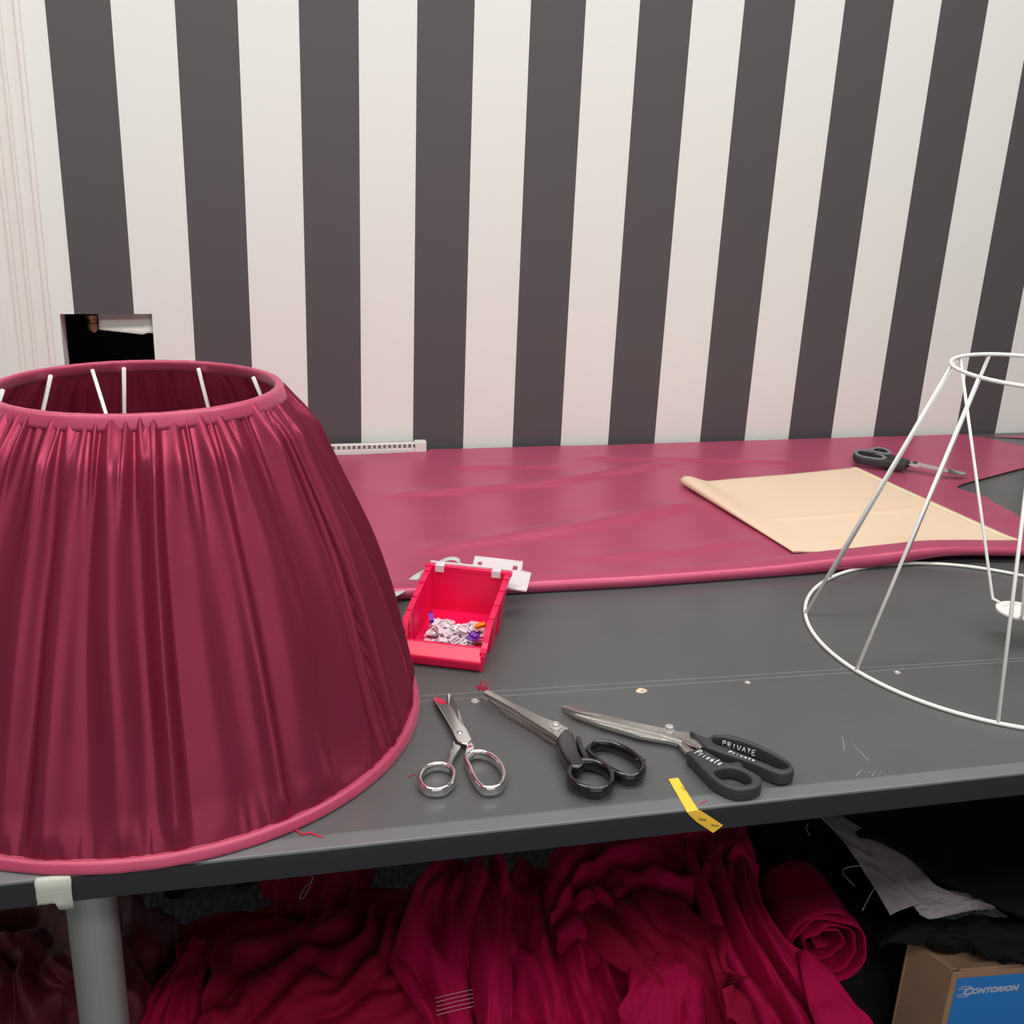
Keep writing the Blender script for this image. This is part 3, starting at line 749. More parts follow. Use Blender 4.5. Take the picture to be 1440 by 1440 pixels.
bm = bmesh.new(); sweep(bm, catmull([(0.2066,0.9831,0.9070),(0.2142,0.9883,0.9070),(0.2235,0.9875,0.9070),(0.2307,0.9812,0.9070),(0.2365,0.9689,0.9070),(0.2384,0.9529,0.9070),(0.2362,0.9387,0.9070),(0.2298,0.9257,0.9070),(0.2216,0.9216,0.9070),(0.2138,0.9230,0.9070),(0.2091,0.9307,0.9070),(0.2066,0.9454,0.9070),(0.2057,0.9617,0.9070),(0.2049,0.9742,0.9070)], 5), .0026, .0060, True, 14, power=.8)
obj('finger_loop', bm, M['chrome'], s1)
b2 = extr('blade', [(0.2119,1.1250,0.9040),(0.2139,1.1263,0.9040),(0.2150,1.1209,0.9040),(0.2172,1.0854,0.9050),(0.2178,1.0411,0.9062),(0.2189,1.0190,0.9062),(0.2168,1.0158,0.9062),(0.2137,1.0199,0.9062),(0.2130,1.0419,0.9062),(0.2123,1.0589,0.9062),(0.2107,1.0746,0.9062),(0.2071,1.0959,0.9062)], .0022, 'chrome', s1, .0005)
extr('shank', [(0.1983,1.0178,0.9090),(0.1994,1.0105,0.9090),(0.2051,1.0061,0.9090),(0.2024,0.9987,0.9090),(0.1951,0.9870,0.9090),(0.1872,0.9691,0.9090),(0.1824,0.9707,0.9090),(0.1875,0.9866,0.9090),(0.1938,1.0009,0.9090)], .005, 'chrome', b2, .0015)
bm = bmesh.new(); sweep(bm, catmull([(0.1748,0.9742,0.9065),(0.1821,0.9713,0.9065),(0.1874,0.9647,0.9065),(0.1880,0.9541,0.9065),(0.1839,0.9405,0.9065),(0.1751,0.9311,0.9065),(0.1650,0.9290,0.9065),(0.1568,0.9334,0.9065),(0.1528,0.9426,0.9065),(0.1533,0.9536,0.9065),(0.1583,0.9655,0.9065),(0.1658,0.9724,0.9065)], 5), .0024, .0056, True, 14, power=.8)
obj('thumb_loop', bm, M['chrome'], s1)
bm = bmesh.new(); c = Vector([(0.2082,1.0310,0.9088)][0]); lathe(bm, [(0, .0016), (.0022, .0014), (.0034, 0), (.0034, -.003)], c, 20); obj('pivot_screw', bm, M['blade'], s1, 'auto')

# black-handled heavy shears with a bolt
s2 = thing('dressmaking_shears', 'black enamel shears with glossy loop handles, red thread at the tip', 'scissors', (.32, 1.04, TABLE))
tb = extr('blade', [(0.2480,1.0981,0.9170),(0.2509,1.1029,0.9170),(0.2546,1.1029,0.9170),(0.2779,1.0661,0.9170),(0.3052,1.0294,0.9170),(0.3125,1.0229,0.9170),(0.3231,1.0072,0.9170),(0.3138,0.9951,0.9170),(0.3065,0.9928,0.9170),(0.2953,1.0145,0.9170),(0.2719,1.0602,0.9170)], .0045, 'blade', s2, .0006)
extr('lower_blade', [(0.2506,1.1052,0.9085),(0.2965,1.0174,0.9085),(0.2996,1.0150,0.9085),(0.3103,0.9996,0.9085),(0.3061,0.9950,0.9085),(0.2953,1.0130,0.9085),(0.2949,1.0169,0.9085),(0.2638,1.0698,0.9085)], .004, 'blade', s2, .0006)
bm = bmesh.new(); c = Vector([(0.3096,1.0122,0.9170)][0]); lathe(bm, [(.0062, 0), (.0062, .0012), (.0040, .0016), (.0040, .0042), (.0030, .0052), (.0012, .0052), (.001, .0048), (0, .0048)], c, 24); obj('pivot_bolt', bm, M['screw'], s2, 'auto')
def blob(name, pts, th, m, parent, bevel): return extr(name, pts, th, m, parent, bevel)
a1 = extr('handle_arm', [(0.3051,0.9897,0.9195),(0.3159,1.0034,0.9195),(0.3215,1.0019,0.9195),(0.3245,0.9927,0.9195),(0.3226,0.9828,0.9195),(0.3196,0.9597,0.9195),(0.3216,0.9393,0.9170),(0.3136,0.9336,0.9160),(0.3049,0.9375,0.9160),(0.3017,0.9601,0.9195),(0.3024,0.9782,0.9195)], .012, 'gloss_black', s2, .0035)
bm = bmesh.new(); sweep(bm, catmull([(0.3170,0.9484,0.9090),(0.3295,0.9473,0.9090),(0.3389,0.9402,0.9090),(0.3441,0.9295,0.9090),(0.3426,0.9152,0.9090),(0.3354,0.9023,0.9090),(0.3241,0.8973,0.9090),(0.3128,0.9010,0.9090),(0.3033,0.9113,0.9090),(0.3009,0.9259,0.9090),(0.3066,0.9395,0.9090)], 5), .0036, .0075, True, 14)
obj('thumb_loop', bm, M['gloss_black'], s2)
a2 = extr('handle_arm', [(0.3276,0.9972,0.9135),(0.3329,0.9991,0.9135),(0.3338,0.9929,0.9135),(0.3312,0.9805,0.9135),(0.3329,0.9594,0.9135),(0.3279,0.9475,0.9135),(0.3239,0.9583,0.9135),(0.3238,0.9739,0.9135)], .010, 'gloss_black', s2, .003)
bm = bmesh.new(); sweep(bm, catmull([(0.3334,0.9647,0.9085),(0.3381,0.9756,0.9085),(0.3503,0.9815,0.9085),(0.3646,0.9752,0.9085),(0.3760,0.9602,0.9085),(0.3824,0.9425,0.9085),(0.3802,0.9279,0.9085),(0.3703,0.9161,0.9085),(0.3581,0.9158,0.9085),(0.3478,0.9277,0.9085),(0.3391,0.9455,0.9085)], 5), .0036, .0075, True, 14)
obj('finger_loop', bm, M['gloss_black'], s2)
extr('stop', [(0.3797,0.9550,0.9130),(0.3882,0.9420,0.9130),(0.3847,0.9363,0.9130),(0.3774,0.9438,0.9130)], .006, 'gloss_black', s2, .001)
# tuft of red thread on the tip
rr = random.Random(3); bm = bmesh.new(); c = Vector([(0.2492,1.1108,0.9150)][0])
for i in range(26):
    d = Vector((rr.uniform(-1, 1), rr.uniform(-1, 1), rr.uniform(-.2, 1))).normalized()
    p = c + Vector((rr.uniform(-.004, .004), rr.uniform(-.004, .004), rr.uniform(-.002, .001)))
    e = Vector((rr.uniform(-1, 1), rr.uniform(-1, 1), rr.uniform(-1, 1))) * .003
    tube(bm, [p, p + d * .004 + e * .5, p + d * .007 + e], rr.uniform(.0003, .0007), False, 5)
tag(obj('thread_tuft', bm, M['red_thread'], None, False), 'tuft of red lint caught on the tip of the black enamel shears', 'thread')

# matt black tailor's shears with white handwriting
s3 = thing('tailor_shears', 'long matt black handled shears with white handwriting on the grips', 'scissors', (.47, 1.02, TABLE))
bA = extr('blade', [(0.3320,1.0676,0.9080),(0.3366,1.0694,0.9080),(0.3405,1.0673,0.9080),(0.3680,1.0375,0.9130),(0.4023,1.0133,0.9130),(0.4261,0.9989,0.9130),(0.4420,0.9887,0.9130),(0.4523,0.9846,0.9130),(0.4611,0.9559,0.9130),(0.4526,0.9528,0.9130),(0.4399,0.9731,0.9130),(0.4223,0.9886,0.9130),(0.3995,1.0051,0.9130),(0.3654,1.0291,0.9130),(0.3420,1.0477,0.9130)], .004, 'blade', s3, .0005)
bB = extr('blade', [(0.3332,1.0691,0.9050),(0.3442,1.0543,0.9090),(0.3675,1.0351,0.9090),(0.4017,1.0105,0.9090),(0.4245,0.9935,0.9090),(0.4405,0.9736,0.9090),(0.4473,0.9565,0.9090),(0.4376,0.9528,0.9090),(0.4350,0.9713,0.9090),(0.4247,0.9785,0.9090),(0.3984,0.9921,0.9090),(0.3636,1.0225,0.9090),(0.3417,1.0457,0.9090)], .004, 'blade', s3, .0005)
bm = bmesh.new(); c = Vector([(0.4316,0.9904,0.9130)][0]); lathe(bm, [(.0055, 0), (.0055, .0015), (.0038, .002), (.0038, .0040), (.0045, .0042), (.0045, .0062), (.003, .0068), (0, .0068)], c, 24); obj('pivot_bolt', bm, M['screw'], s3, 'auto')
T1 = .9155
h1 = holed_plate('thumb_handle', [(0.4348,0.9450,0.9155),(0.4433,0.9480,0.9155),(0.4504,0.9498,0.9155),(0.4566,0.9417,0.9155),(0.4622,0.9299,0.9155),(0.4666,0.9206,0.9155),(0.4751,0.9184,0.9155),(0.4804,0.9197,0.9155),(0.4836,0.9138,0.9155),(0.4827,0.9083,0.9155),(0.4882,0.8987,0.9155),(0.4926,0.8880,0.9155),(0.4908,0.8815,0.9155),(0.4860,0.8748,0.9155),(0.4754,0.8705,0.9155),(0.4595,0.8711,0.9155),(0.4498,0.8788,0.9155),(0.4435,0.8904,0.9155),(0.4394,0.9099,0.9155),(0.4370,0.9296,0.9155)],
    [[(0.4479,0.9038,0.9155),(0.4576,0.9091,0.9155),(0.4699,0.9088,0.9155),(0.4786,0.9003,0.9155),(0.4812,0.8896,0.9155),(0.4782,0.8812,0.9155),(0.4689,0.8786,0.9155),(0.4592,0.8819,0.9155),(0.4502,0.8918,0.9155)]], .9005, T1, M['matt_black'], s3, .003)
h2 = holed_plate('finger_handle', [(0.4520,0.9814,0.9165),(0.4575,0.9757,0.9165),(0.4653,0.9683,0.9165),(0.4705,0.9678,0.9165),(0.4749,0.9705,0.9165),(0.4839,0.9714,0.9165),(0.4968,0.9658,0.9165),(0.5083,0.9549,0.9165),(0.5186,0.9419,0.9165),(0.5275,0.9265,0.9165),(0.5327,0.9129,0.9165),(0.5337,0.9003,0.9165),(0.5305,0.8918,0.9165),(0.5197,0.8884,0.9165),(0.5108,0.8916,0.9165),(0.5008,0.9037,0.9165),(0.4907,0.9160,0.9165),(0.4797,0.9268,0.9165),(0.4692,0.9366,0.9165),(0.4628,0.9442,0.9165),(0.4578,0.9499,0.9165),(0.4553,0.9674,0.9165)],
    [[(0.4704,0.9625,0.9165),(0.4764,0.9664,0.9165),(0.4853,0.9644,0.9165),(0.5016,0.9522,0.9165),(0.5154,0.9350,0.9165),(0.5258,0.9163,0.9165),(0.5296,0.9028,0.9165),(0.5239,0.8971,0.9165),(0.5156,0.8995,0.9165),(0.5052,0.9131,0.9165),(0.4916,0.9297,0.9165),(0.4792,0.9452,0.9165),(0.4705,0.9523,0.9165)]], .9005, .9165, M['matt_black'], s3, .003)
def frame_of(a, b):
    ux = (Vector(b) - Vector(a)); w = ux.length; ux.normalize(); return Vector(a), ux, Vector((-ux.y, ux.x, 0)), w
o, ux, uy, w = frame_of(*[(0.4405,0.9395,0.9157),(0.4586,0.9116,0.9157)]); handwriting('handwriting', 'Private', o, ux, uy, (0, 0, 1), w, .010, h1, M['ink'])
o, ux, uy, w = frame_of(*[(0.4763,0.9336,0.9167),(0.4973,0.9121,0.9167)]); handwriting('handwriting', 'Private', o, ux, uy, (0, 0, 1), w, .0038, h2, M['ink'])
a, b = [Vector((p[0], p[1], .9080)) for p in [(0.4853,0.9644,0.9165),(0.5129,0.9378,0.9165)]]
o, ux, uy, w = frame_of(a, b)
n = Vector((ux.y, -ux.x, 0))
handwriting('handwriting', 'PRIVATE', Vector(a) + n * .0042, ux, Vector((0, 0, 1)), n, w, .0058, h2, M['ink'])

# small scissors lying on the fabric
s4 = thing('small_scissors', 'small scissors with two-tone grey handles on the burgundy fabric', 'scissors', (1.28, 1.93, TABLE))
hz = .924
hA = holed_plate('handle', [(1.1631,1.9091,0.9240),(1.1761,1.9234,0.9240),(1.1959,1.9232,0.9240),(1.2082,1.9003,0.9240),(1.2151,1.8784,0.9240),(1.2315,1.8683,0.9240),(1.2420,1.8440,0.9240),(1.2267,1.8236,0.9240),(1.2106,1.8334,0.9240),(1.1966,1.8470,0.9240),(1.1768,1.8556,0.9240),(1.1595,1.8690,0.9240),(1.1531,1.8846,0.9240)], [[(1.1705,1.9084,0.9240),(1.1884,1.9101,0.9240),(1.1995,1.8901,0.9240),(1.2061,1.8726,0.9240),(1.1979,1.8634,0.9240),(1.1805,1.8718,0.9240),(1.1672,1.8874,0.9240)]], .910, .924, M['matt_black'], s4, .002)
hB = holed_plate('handle', [(1.2065,1.9200,0.9260),(1.2194,1.9301,0.9260),(1.2342,1.9261,0.9260),(1.2393,1.9081,0.9260),(1.2309,1.8857,0.9260),(1.2324,1.8703,0.9260),(1.2444,1.8441,0.9260),(1.2413,1.8345,0.9260),(1.2283,1.8359,0.9260),(1.2177,1.8551,0.9260),(1.2162,1.8761,0.9260),(1.2037,1.8884,0.9260),(1.1983,1.9009,0.9260)], [[(1.2104,1.9170,0.9260),(1.2267,1.9180,0.9260),(1.2319,1.9027,0.9260),(1.2263,1.8861,0.9260),(1.2145,1.8924,0.9260),(1.2064,1.9027,0.9260)]], .912, .926, M['matt_black'], s4, .002)
bm = bmesh.new(); sweep(bm, catmull([(1.1677,1.9094,0.9243),(1.1915,1.9157,0.9243),(1.2044,1.8938,0.9243),(1.2086,1.8722,0.9243),(1.1959,1.8577,0.9243),(1.1773,1.8662,0.9243),(1.1617,1.8828,0.9243)], 5), .0042, .0012, True, 8); obj('grip_inlay', bm, M['grey_grip'], hA)
bm = bmesh.new(); sweep(bm, catmull([(1.2072,1.9163,0.9263),(1.2290,1.9221,0.9263),(1.2349,1.9040,0.9263),(1.2267,1.8834,0.9263),(1.2125,1.8891,0.9263),(1.2022,1.9004,0.9263)], 5), .0042, .0012, True, 8); obj('grip_inlay', bm, M['grey_grip'], hB)
extr('blade', [(1.2387,1.8449,0.9220),(1.2546,1.8457,0.9220),(1.2653,1.8315,0.9220),(1.2987,1.7927,0.9220),(1.3328,1.7837,0.9160),(1.3298,1.7769,0.9150),(1.3174,1.7728,0.9150),(1.2862,1.7736,0.9220),(1.2539,1.8133,0.9220),(1.2358,1.8289,0.9220)], .002, 'blade', s4, .0004)
extr('blade', [(1.2342,1.8368,0.9195),(1.2436,1.8318,0.9195),(1.2579,1.8190,0.9195),(1.2904,1.7792,0.9195),(1.3190,1.7748,0.9140),(1.2875,1.7748,0.9195),(1.2541,1.8130,0.9195),(1.2380,1.8227,0.9195)], .0018, 'blade', s4, .0003)
bm = bmesh.new(); c = Vector([(1.2541,1.8351,0.9220)][0]); lathe(bm, [(.0045, 0), (.0045, .001), (.002, .0013), (0, .0013)], c, 16); obj('pivot_screw', bm, M['dark_metal'], s4, 'auto')

# loose threads
def thread(pts, m, label, r=.0006):
    bm = bmesh.new(); tube(bm, catmull(pts, 5, False), r, False, 5); return tag(obj('thread', bm, M[m], None, True), label, 'thread')
thread([(0.0229,0.8982,0.9008),(0.0283,0.8991,0.9008),(0.0334,0.8918,0.9008),(0.0403,0.8929,0.9008),(0.0467,0.8872,0.9008),(0.0519,0.8840,0.9008)], 'red_thread', 'short red thread on the table below the pleated lampshade rim', .0011)
thread([(0.1437,0.9686,0.9006),(0.1471,0.9710,0.9006),(0.1509,0.9734,0.9006)], 'red_thread', 'tiny red thread left of the all-metal scissors thumb loop', .0006)
thread([(0.4226,0.8735,0.9006),(0.4266,0.8760,0.9006),(0.4294,0.8767,0.9006),(0.4321,0.8783,0.9006)], 'red_thread', 'tiny red thread between the yellow tape and the handwritten shears', .0006)

# ------------------------------------------------------------------ cloth heaps under the table
def lofted_rows(rows, nu, nv):
    R = []
    for r in rows:
        p = catmull(r, 8, False); n = len(p) - 1
        d = [0.0]
        for a, b in zip(p, p[1:]): d.append(d[-1] + (b - a).length)
        out = []; k = 0
        for i in range(nu + 1):
            t = d[-1] * i / nu
            while k < n - 1 and d[k + 1] < t: k += 1
            f = (t - d[k]) / max(d[k + 1] - d[k], 1e-9); out.append(p[k].lerp(p[k + 1], min(max(f, 0), 1)))
        R.append(out)
    m = len(R) - 1; G = []
    for j in range(nv + 1):
        t = m * j / nv; k = min(int(t), m - 1); f = t - k; row = []
        for i in range(nu + 1):
            a, b, c, d = R[max(k - 1, 0)][i], R[k][i], R[k + 1][i], R[min(k + 2, m)][i]
            row.append(.5 * ((2 * b) + (c - a) * f + (2 * a - 5 * b + 4 * c - d) * f * f + (3 * b - a - 3 * c + d) * f ** 3))
        G.append(row)
    return G
def ridge(x, sharp):
    f = x - math.floor(x); w = 1 - abs(2 * f - 1)
    return (.5 - .5 * math.cos(PI * w)) * (1 - sharp) + (1 - (1 - w) ** 2) * sharp
def drape(name, label, rows, m, folds=(), crumple=(0, 10), curl=(.012, .10), nu=150, nv=120, seed=0, parent=None):
    """cloth patch lofted through rows of points, with long folds (count, amplitude, slant, sharpness, warp) and crumples along its normal"""
    G = lofted_rows(rows, nu, nv); bm = bmesh.new(); out = []
    for j in range(nv + 1):
        row = []
        for i in range(nu + 1):
            u, v = i / nu, j / nv
            du = G[j][min(i + 1, nu)] - G[j][max(i - 1, 0)]; dv = G[min(j + 1, nv)][i] - G[max(j - 1, 0)][i]
            n = du.cross(dv)
            if n.length < 1e-9: n = Vector((0, -.5, 1))
            n.normalize()
            if n.dot(Vector((0, -.7, .7))) < 0: n = -n
            h = 0
            for k, (cnt, amp, slant, sharp, warp) in enumerate(folds):
                w = warp * noise.noise((u * 2.3 + seed, v * 1.7, k * 5.1)) + .35 * warp * noise.noise((u * 6 + seed, v * 4, k * 3.3 + 9))
                x = cnt * u + slant * v + w
                a = amp * (.55 + .9 * abs(noise.noise((math.floor(x) * 1.37 + seed, v * 1.5, k + 2.2))))
                h += a * (ridge(x, sharp) - .5)
            if crumple[0]:
                q = Vector((u * crumple[1] + seed * 3.1, v * crumple[1], seed))
                q += Vector((noise.noise(q * .6), noise.noise(q * .6 + Vector((7, 3, 1))), 0)) * 1.1
                h += crumple[0] * ((1 - 2.4 * abs(noise.noise(q))) + .45 * (1 - 2.4 * abs(noise.noise(q * 2.1 + Vector((4, 4, 4))))))
            e = min(u, 1 - u, v) / curl[1]
            if e < 1: h -= curl[0] * (1 - e) ** 2
            row.append(G[j][i] + n * h)
        out.append(row)
    grid(bm, out)
    o = obj(name, bm, M[m] if isinstance(m, str) else m, parent, True, solid=.0014)
    if label: tag(o, label, 'fabric')
    return o

# low mound of dark red cloth under the other pieces, added to close gaps
drape('filler_cloth', 'dark red filler cloth closing gaps under the heap of fabric below the table',
      [[(-0.5834,1.9325,0.0200),(-0.1729,1.8573,0.0200),(0.1727,1.8745,0.0200),(0.5580,1.8660,0.0200),(1.0154,1.8077,0.0200)],
       [(-0.5296,1.7305,0.1200),(-0.1580,1.6528,0.1200),(0.0918,1.7087,0.1200),(0.3135,1.6871,0.1500),(0.5537,1.6636,0.1700),(0.9430,1.6192,0.1500)],
       [(-0.4867,1.5577,0.1800),(-0.1475,1.4938,0.1800),(0.0819,1.5515,0.1700),(0.3077,1.5127,0.1900),(0.5692,1.4588,0.2100),(0.9102,1.4360,0.1600)],
       [(-0.4728,1.4612,0.1300),(-0.1463,1.3983,0.1300),(0.1243,1.3744,0.1300),(0.4116,1.3193,0.1300),(0.6867,1.2812,0.1300),(0.9278,1.2351,0.1300)],
       [(-0.4829,1.4407,0.0100),(-0.1526,1.3758,0.0100),(0.1195,1.3356,0.0100),(0.4073,1.2792,0.0100),(0.6769,1.2263,0.0100),(0.9734,1.1682,0.0100)]], 'wine_cotton', [(9, .022, 1.5, .5, 2.0)], (.010, 9), seed=4)
drape('fabric_scrap', 'bunched red fabric scrap with a pale thread loop, near the wall beneath the table',
      [[(-0.0167,1.8533,0.1600),(0.0617,1.8549,0.1600),(0.1440,1.8538,0.1600),(0.2129,1.8462,0.1600)], [(-0.0126,1.7398,0.1900),(0.0560,1.7315,0.1900),(0.1340,1.7339,0.1900),(0.1965,1.7394,0.1900)], [(0.0007,1.6936,0.1700),(0.0772,1.6662,0.1700),(0.1546,1.6792,0.1700),(0.1911,1.7043,0.1700)], [(0.0067,1.7184,0.0600),(0.0774,1.7053,0.0600),(0.1568,1.7098,0.0600),(0.2114,1.7193,0.0600)]],
      'red_cotton', [(3, .016, 1.6, .5, 1.2)], (.006, 5), (.02, .14), 90, 70, 2)
drape('satin_heap', 'dark burgundy satin heap behind the silver table leg',
      [[(-0.5690,1.9092,0.1000),(-0.4427,1.9007,0.1000),(-0.3397,1.8925,0.1000),(-0.2326,1.8483,0.1000),(-0.1605,1.7404,0.1000)], [(-0.4973,1.6614,0.2700),(-0.3836,1.6319,0.2700),(-0.2926,1.6066,0.2700),(-0.2117,1.5661,0.2700),(-0.1477,1.5539,0.2200)], [(-0.4663,1.5288,0.3000),(-0.3603,1.5014,0.3000),(-0.2859,1.4799,0.3000),(-0.2117,1.4584,0.3000),(-0.1566,1.5067,0.2200)],
       [(-0.4547,1.4553,0.2700),(-0.3532,1.4362,0.2700),(-0.2817,1.4228,0.2700),(-0.2093,1.4020,0.2700),(-0.1708,1.4468,0.2000)], [(-0.4661,1.4406,0.1500),(-0.3630,1.4208,0.1500),(-0.2904,1.4068,0.1500),(-0.2186,1.4066,0.1500),(-0.1765,1.3985,0.1500)]],
      'dark_satin', [(4, .026, -2.6, .35, 1.6), (9, .007, -4, .4, 1.5)], (.005, 5), seed=7)
drape('fabric_length', 'wide dark red cotton length lying in slanting folds below the lampshade edge',
      [[(-0.0947,1.5837,0.1600),(-0.0740,1.6392,0.1600),(-0.0286,1.6787,0.1600),(0.0518,1.6640,0.1600),(0.1423,1.6859,0.1600),(0.2211,1.6914,0.1600),(0.3054,1.6407,0.1600)], [(-0.1000,1.4686,0.2350),(-0.0654,1.5297,0.2350),(-0.0218,1.5591,0.2350),(0.0592,1.5460,0.2350),(0.1445,1.5712,0.2350),(0.2008,1.5829,0.2350),(0.2979,1.5323,0.2350)],
       [(-0.1024,1.3997,0.2600),(-0.0553,1.4281,0.2600),(0.0208,1.4448,0.2600),(0.0999,1.4622,0.2600),(0.1814,1.4753,0.2600),(0.2918,1.4349,0.2600)], [(-0.1116,1.3414,0.2500),(-0.0455,1.3565,0.2500),(0.0285,1.3784,0.2500),(0.1159,1.3918,0.2500),(0.1926,1.3850,0.2500),(0.2909,1.3666,0.2500)],
       [(-0.1198,1.3187,0.1800),(-0.0486,1.3313,0.1800),(0.0348,1.3287,0.1800),(0.1206,1.3328,0.1800),(0.2067,1.3233,0.1800),(0.2926,1.3069,0.1800)], [(-0.1277,1.3034,0.0300),(-0.0551,1.3013,0.0300),(0.0294,1.2971,0.0300),(0.1167,1.3055,0.0300),(0.2030,1.2885,0.0300),(0.3115,1.2672,0.0300)]],
      'wine_cotton', [(1.8, .030, 4.6, .4, 1.5), (4, .014, 7.5, .5, 2.0)], (.005, 5), (.02, .07), 170, 150, 3)
drape('fabric_strip', 'narrow red cotton strip standing up just right of the silver table leg',
      [[(-0.1531,1.5460,0.2350),(-0.1335,1.5591,0.2350),(-0.1107,1.5482,0.2350),(-0.0987,1.5112,0.2350)], [(-0.1505,1.4879,0.2500),(-0.1308,1.5082,0.2500),(-0.1085,1.4960,0.2500),(-0.0969,1.4623,0.2500)], [(-0.1871,1.4264,0.2500),(-0.1515,1.4419,0.2500),(-0.1197,1.4360,0.2500),(-0.1034,1.4180,0.2500)], [(-0.2173,1.3920,0.2200),(-0.1770,1.3984,0.2200),(-0.1354,1.3905,0.2200),(-0.1073,1.3851,0.2200)], [(-0.2522,1.3931,0.1000),(-0.1892,1.3808,0.1000),(-0.1365,1.3706,0.1000),(-0.0942,1.3624,0.1000)]],
      'red_cotton', [(2.4, .020, .4, .6, .8)], (.003, 4), (.016, .16), 90, 110, 5)
drape('fabric_bundle', 'crumpled bright red cotton bundle directly below the yellow tape',
      [[(0.5228,1.7373,0.2000),(0.6053,1.7498,0.2000),(0.7237,1.7522,0.2000),(0.8434,1.7501,0.2000),(0.9497,1.7126,0.2000)], [(0.4885,1.5973,0.2850),(0.5728,1.6133,0.2850),(0.6761,1.6162,0.2850),(0.7869,1.6141,0.2850),(0.8724,1.5604,0.2850)], [(0.4512,1.4847,0.3100),(0.5361,1.4973,0.3100),(0.6408,1.5034,0.3100),(0.7442,1.4987,0.3100),(0.8304,1.4579,0.3100)],
       [(0.4499,1.4091,0.3000),(0.5374,1.4188,0.3000),(0.6427,1.4352,0.3000),(0.7281,1.4252,0.3000),(0.7938,1.3875,0.2800)], [(0.4638,1.3608,0.2400),(0.5527,1.3765,0.2400),(0.6391,1.3770,0.2400),(0.7274,1.3775,0.2400),(0.7997,1.3616,0.2200)]],
      'red_cotton', [(2.6, .042, 2.2, .4, 2.0), (6, .014, -3, .6, 1.6)], (.010, 3.0), (.03, .12), 170, 140, 8)
drape('fabric_fold', 'smooth dark red cotton fold bulging out below the crumpled bundle',
      [[(0.5024,1.5035,0.2700),(0.5847,1.5206,0.2700),(0.6639,1.4855,0.2700),(0.7040,1.4375,0.2700),(0.7190,1.3956,0.2700)], [(0.4852,1.4016,0.3150),(0.5664,1.4358,0.3150),(0.6319,1.4097,0.3150),(0.6843,1.3687,0.3150),(0.6880,1.2982,0.3150)], [(0.5067,1.3259,0.3200),(0.5722,1.3462,0.3200),(0.6253,1.3282,0.3200),(0.6689,1.2880,0.3200),(0.6796,1.2173,0.3200)],
       [(0.5570,1.2764,0.2800),(0.6140,1.2886,0.2800),(0.6552,1.2732,0.2800),(0.6871,1.2371,0.2800),(0.7037,1.1834,0.2800)], [(0.6120,1.2557,0.1700),(0.6562,1.2617,0.1700),(0.6895,1.2409,0.1700),(0.7280,1.2193,0.1700),(0.7543,1.1863,0.1700)]],
      'wine_cotton', [(1.3, .028, 1.0, .5, .8), (3, .010, -1.4, .6, 1)], (.006, 2.5), (.03, .12), 120, 110, 6)
drape('fabric_cascade', 'red cotton piece gathered into upright folds in the bottom middle of the heap',
      [[(0.3969,1.6151,0.2300),(0.4845,1.6481,0.2300),(0.5600,1.6264,0.2300),(0.6169,1.5696,0.2300),(0.6259,1.4603,0.2300)], [(0.3710,1.5187,0.2650),(0.4724,1.5568,0.2650),(0.5472,1.5242,0.2650),(0.5882,1.4520,0.2650),(0.6005,1.3721,0.2650)], [(0.3495,1.4185,0.2650),(0.4386,1.4271,0.2650),(0.5103,1.4021,0.2650),(0.5616,1.3546,0.2650),(0.5957,1.3055,0.2650)],
       [(0.3433,1.3426,0.2350),(0.4239,1.3426,0.2350),(0.5016,1.3280,0.2350),(0.5636,1.3011,0.2350),(0.6226,1.2749,0.2350)], [(0.3398,1.2929,0.1850),(0.4171,1.2852,0.1850),(0.4986,1.2696,0.1850),(0.5750,1.2550,0.1850),(0.6437,1.2347,0.1850)], [(0.3436,1.2480,0.0300),(0.4173,1.2335,0.0300),(0.5045,1.2163,0.0300),(0.5811,1.2013,0.0300),(0.6580,1.1861,0.0300)]],
      'red_cotton', [(4.2, .062, .9, .25, 1.3), (2.3, .026, -1.6, .4, 1.4)], (.008, 3.5), (.03, .10), 190, 140, 11)
drape('fabric_swathe', 'long red cotton swathe falling in diagonal folds toward the rolled fabric',
      [[(0.7422,1.6037,0.2700),(0.7913,1.6209,0.2700),(0.8251,1.5998,0.2700),(0.8451,1.5644,0.2700)], [(0.7090,1.4847,0.3150),(0.7536,1.4904,0.3150),(0.7804,1.4604,0.3150),(0.7934,1.4074,0.3150)], [(0.6868,1.3760,0.3200),(0.7402,1.3838,0.3200),(0.7723,1.3569,0.3200),(0.8028,1.3206,0.3200)], [(0.6822,1.3005,0.3000),(0.7393,1.3060,0.3000),(0.7866,1.2892,0.3000),(0.8243,1.2661,0.3000)],
       [(0.6976,1.2544,0.2550),(0.7580,1.2552,0.2550),(0.8152,1.2475,0.2550),(0.8618,1.2311,0.2550)], [(0.7124,1.2166,0.1900),(0.7847,1.2171,0.1900),(0.8492,1.2120,0.1900),(0.9187,1.2031,0.1900)], [(0.7353,1.1709,0.0300),(0.8017,1.1579,0.0300),(0.8684,1.1448,0.0300),(0.9465,1.1294,0.0300)]],
      'red_cotton', [(3.1, .056, .35, .30, .8), (6.3, .010, .9, .5, 1)], (.004, 3.5), (.035, .12), 150, 170, 13)
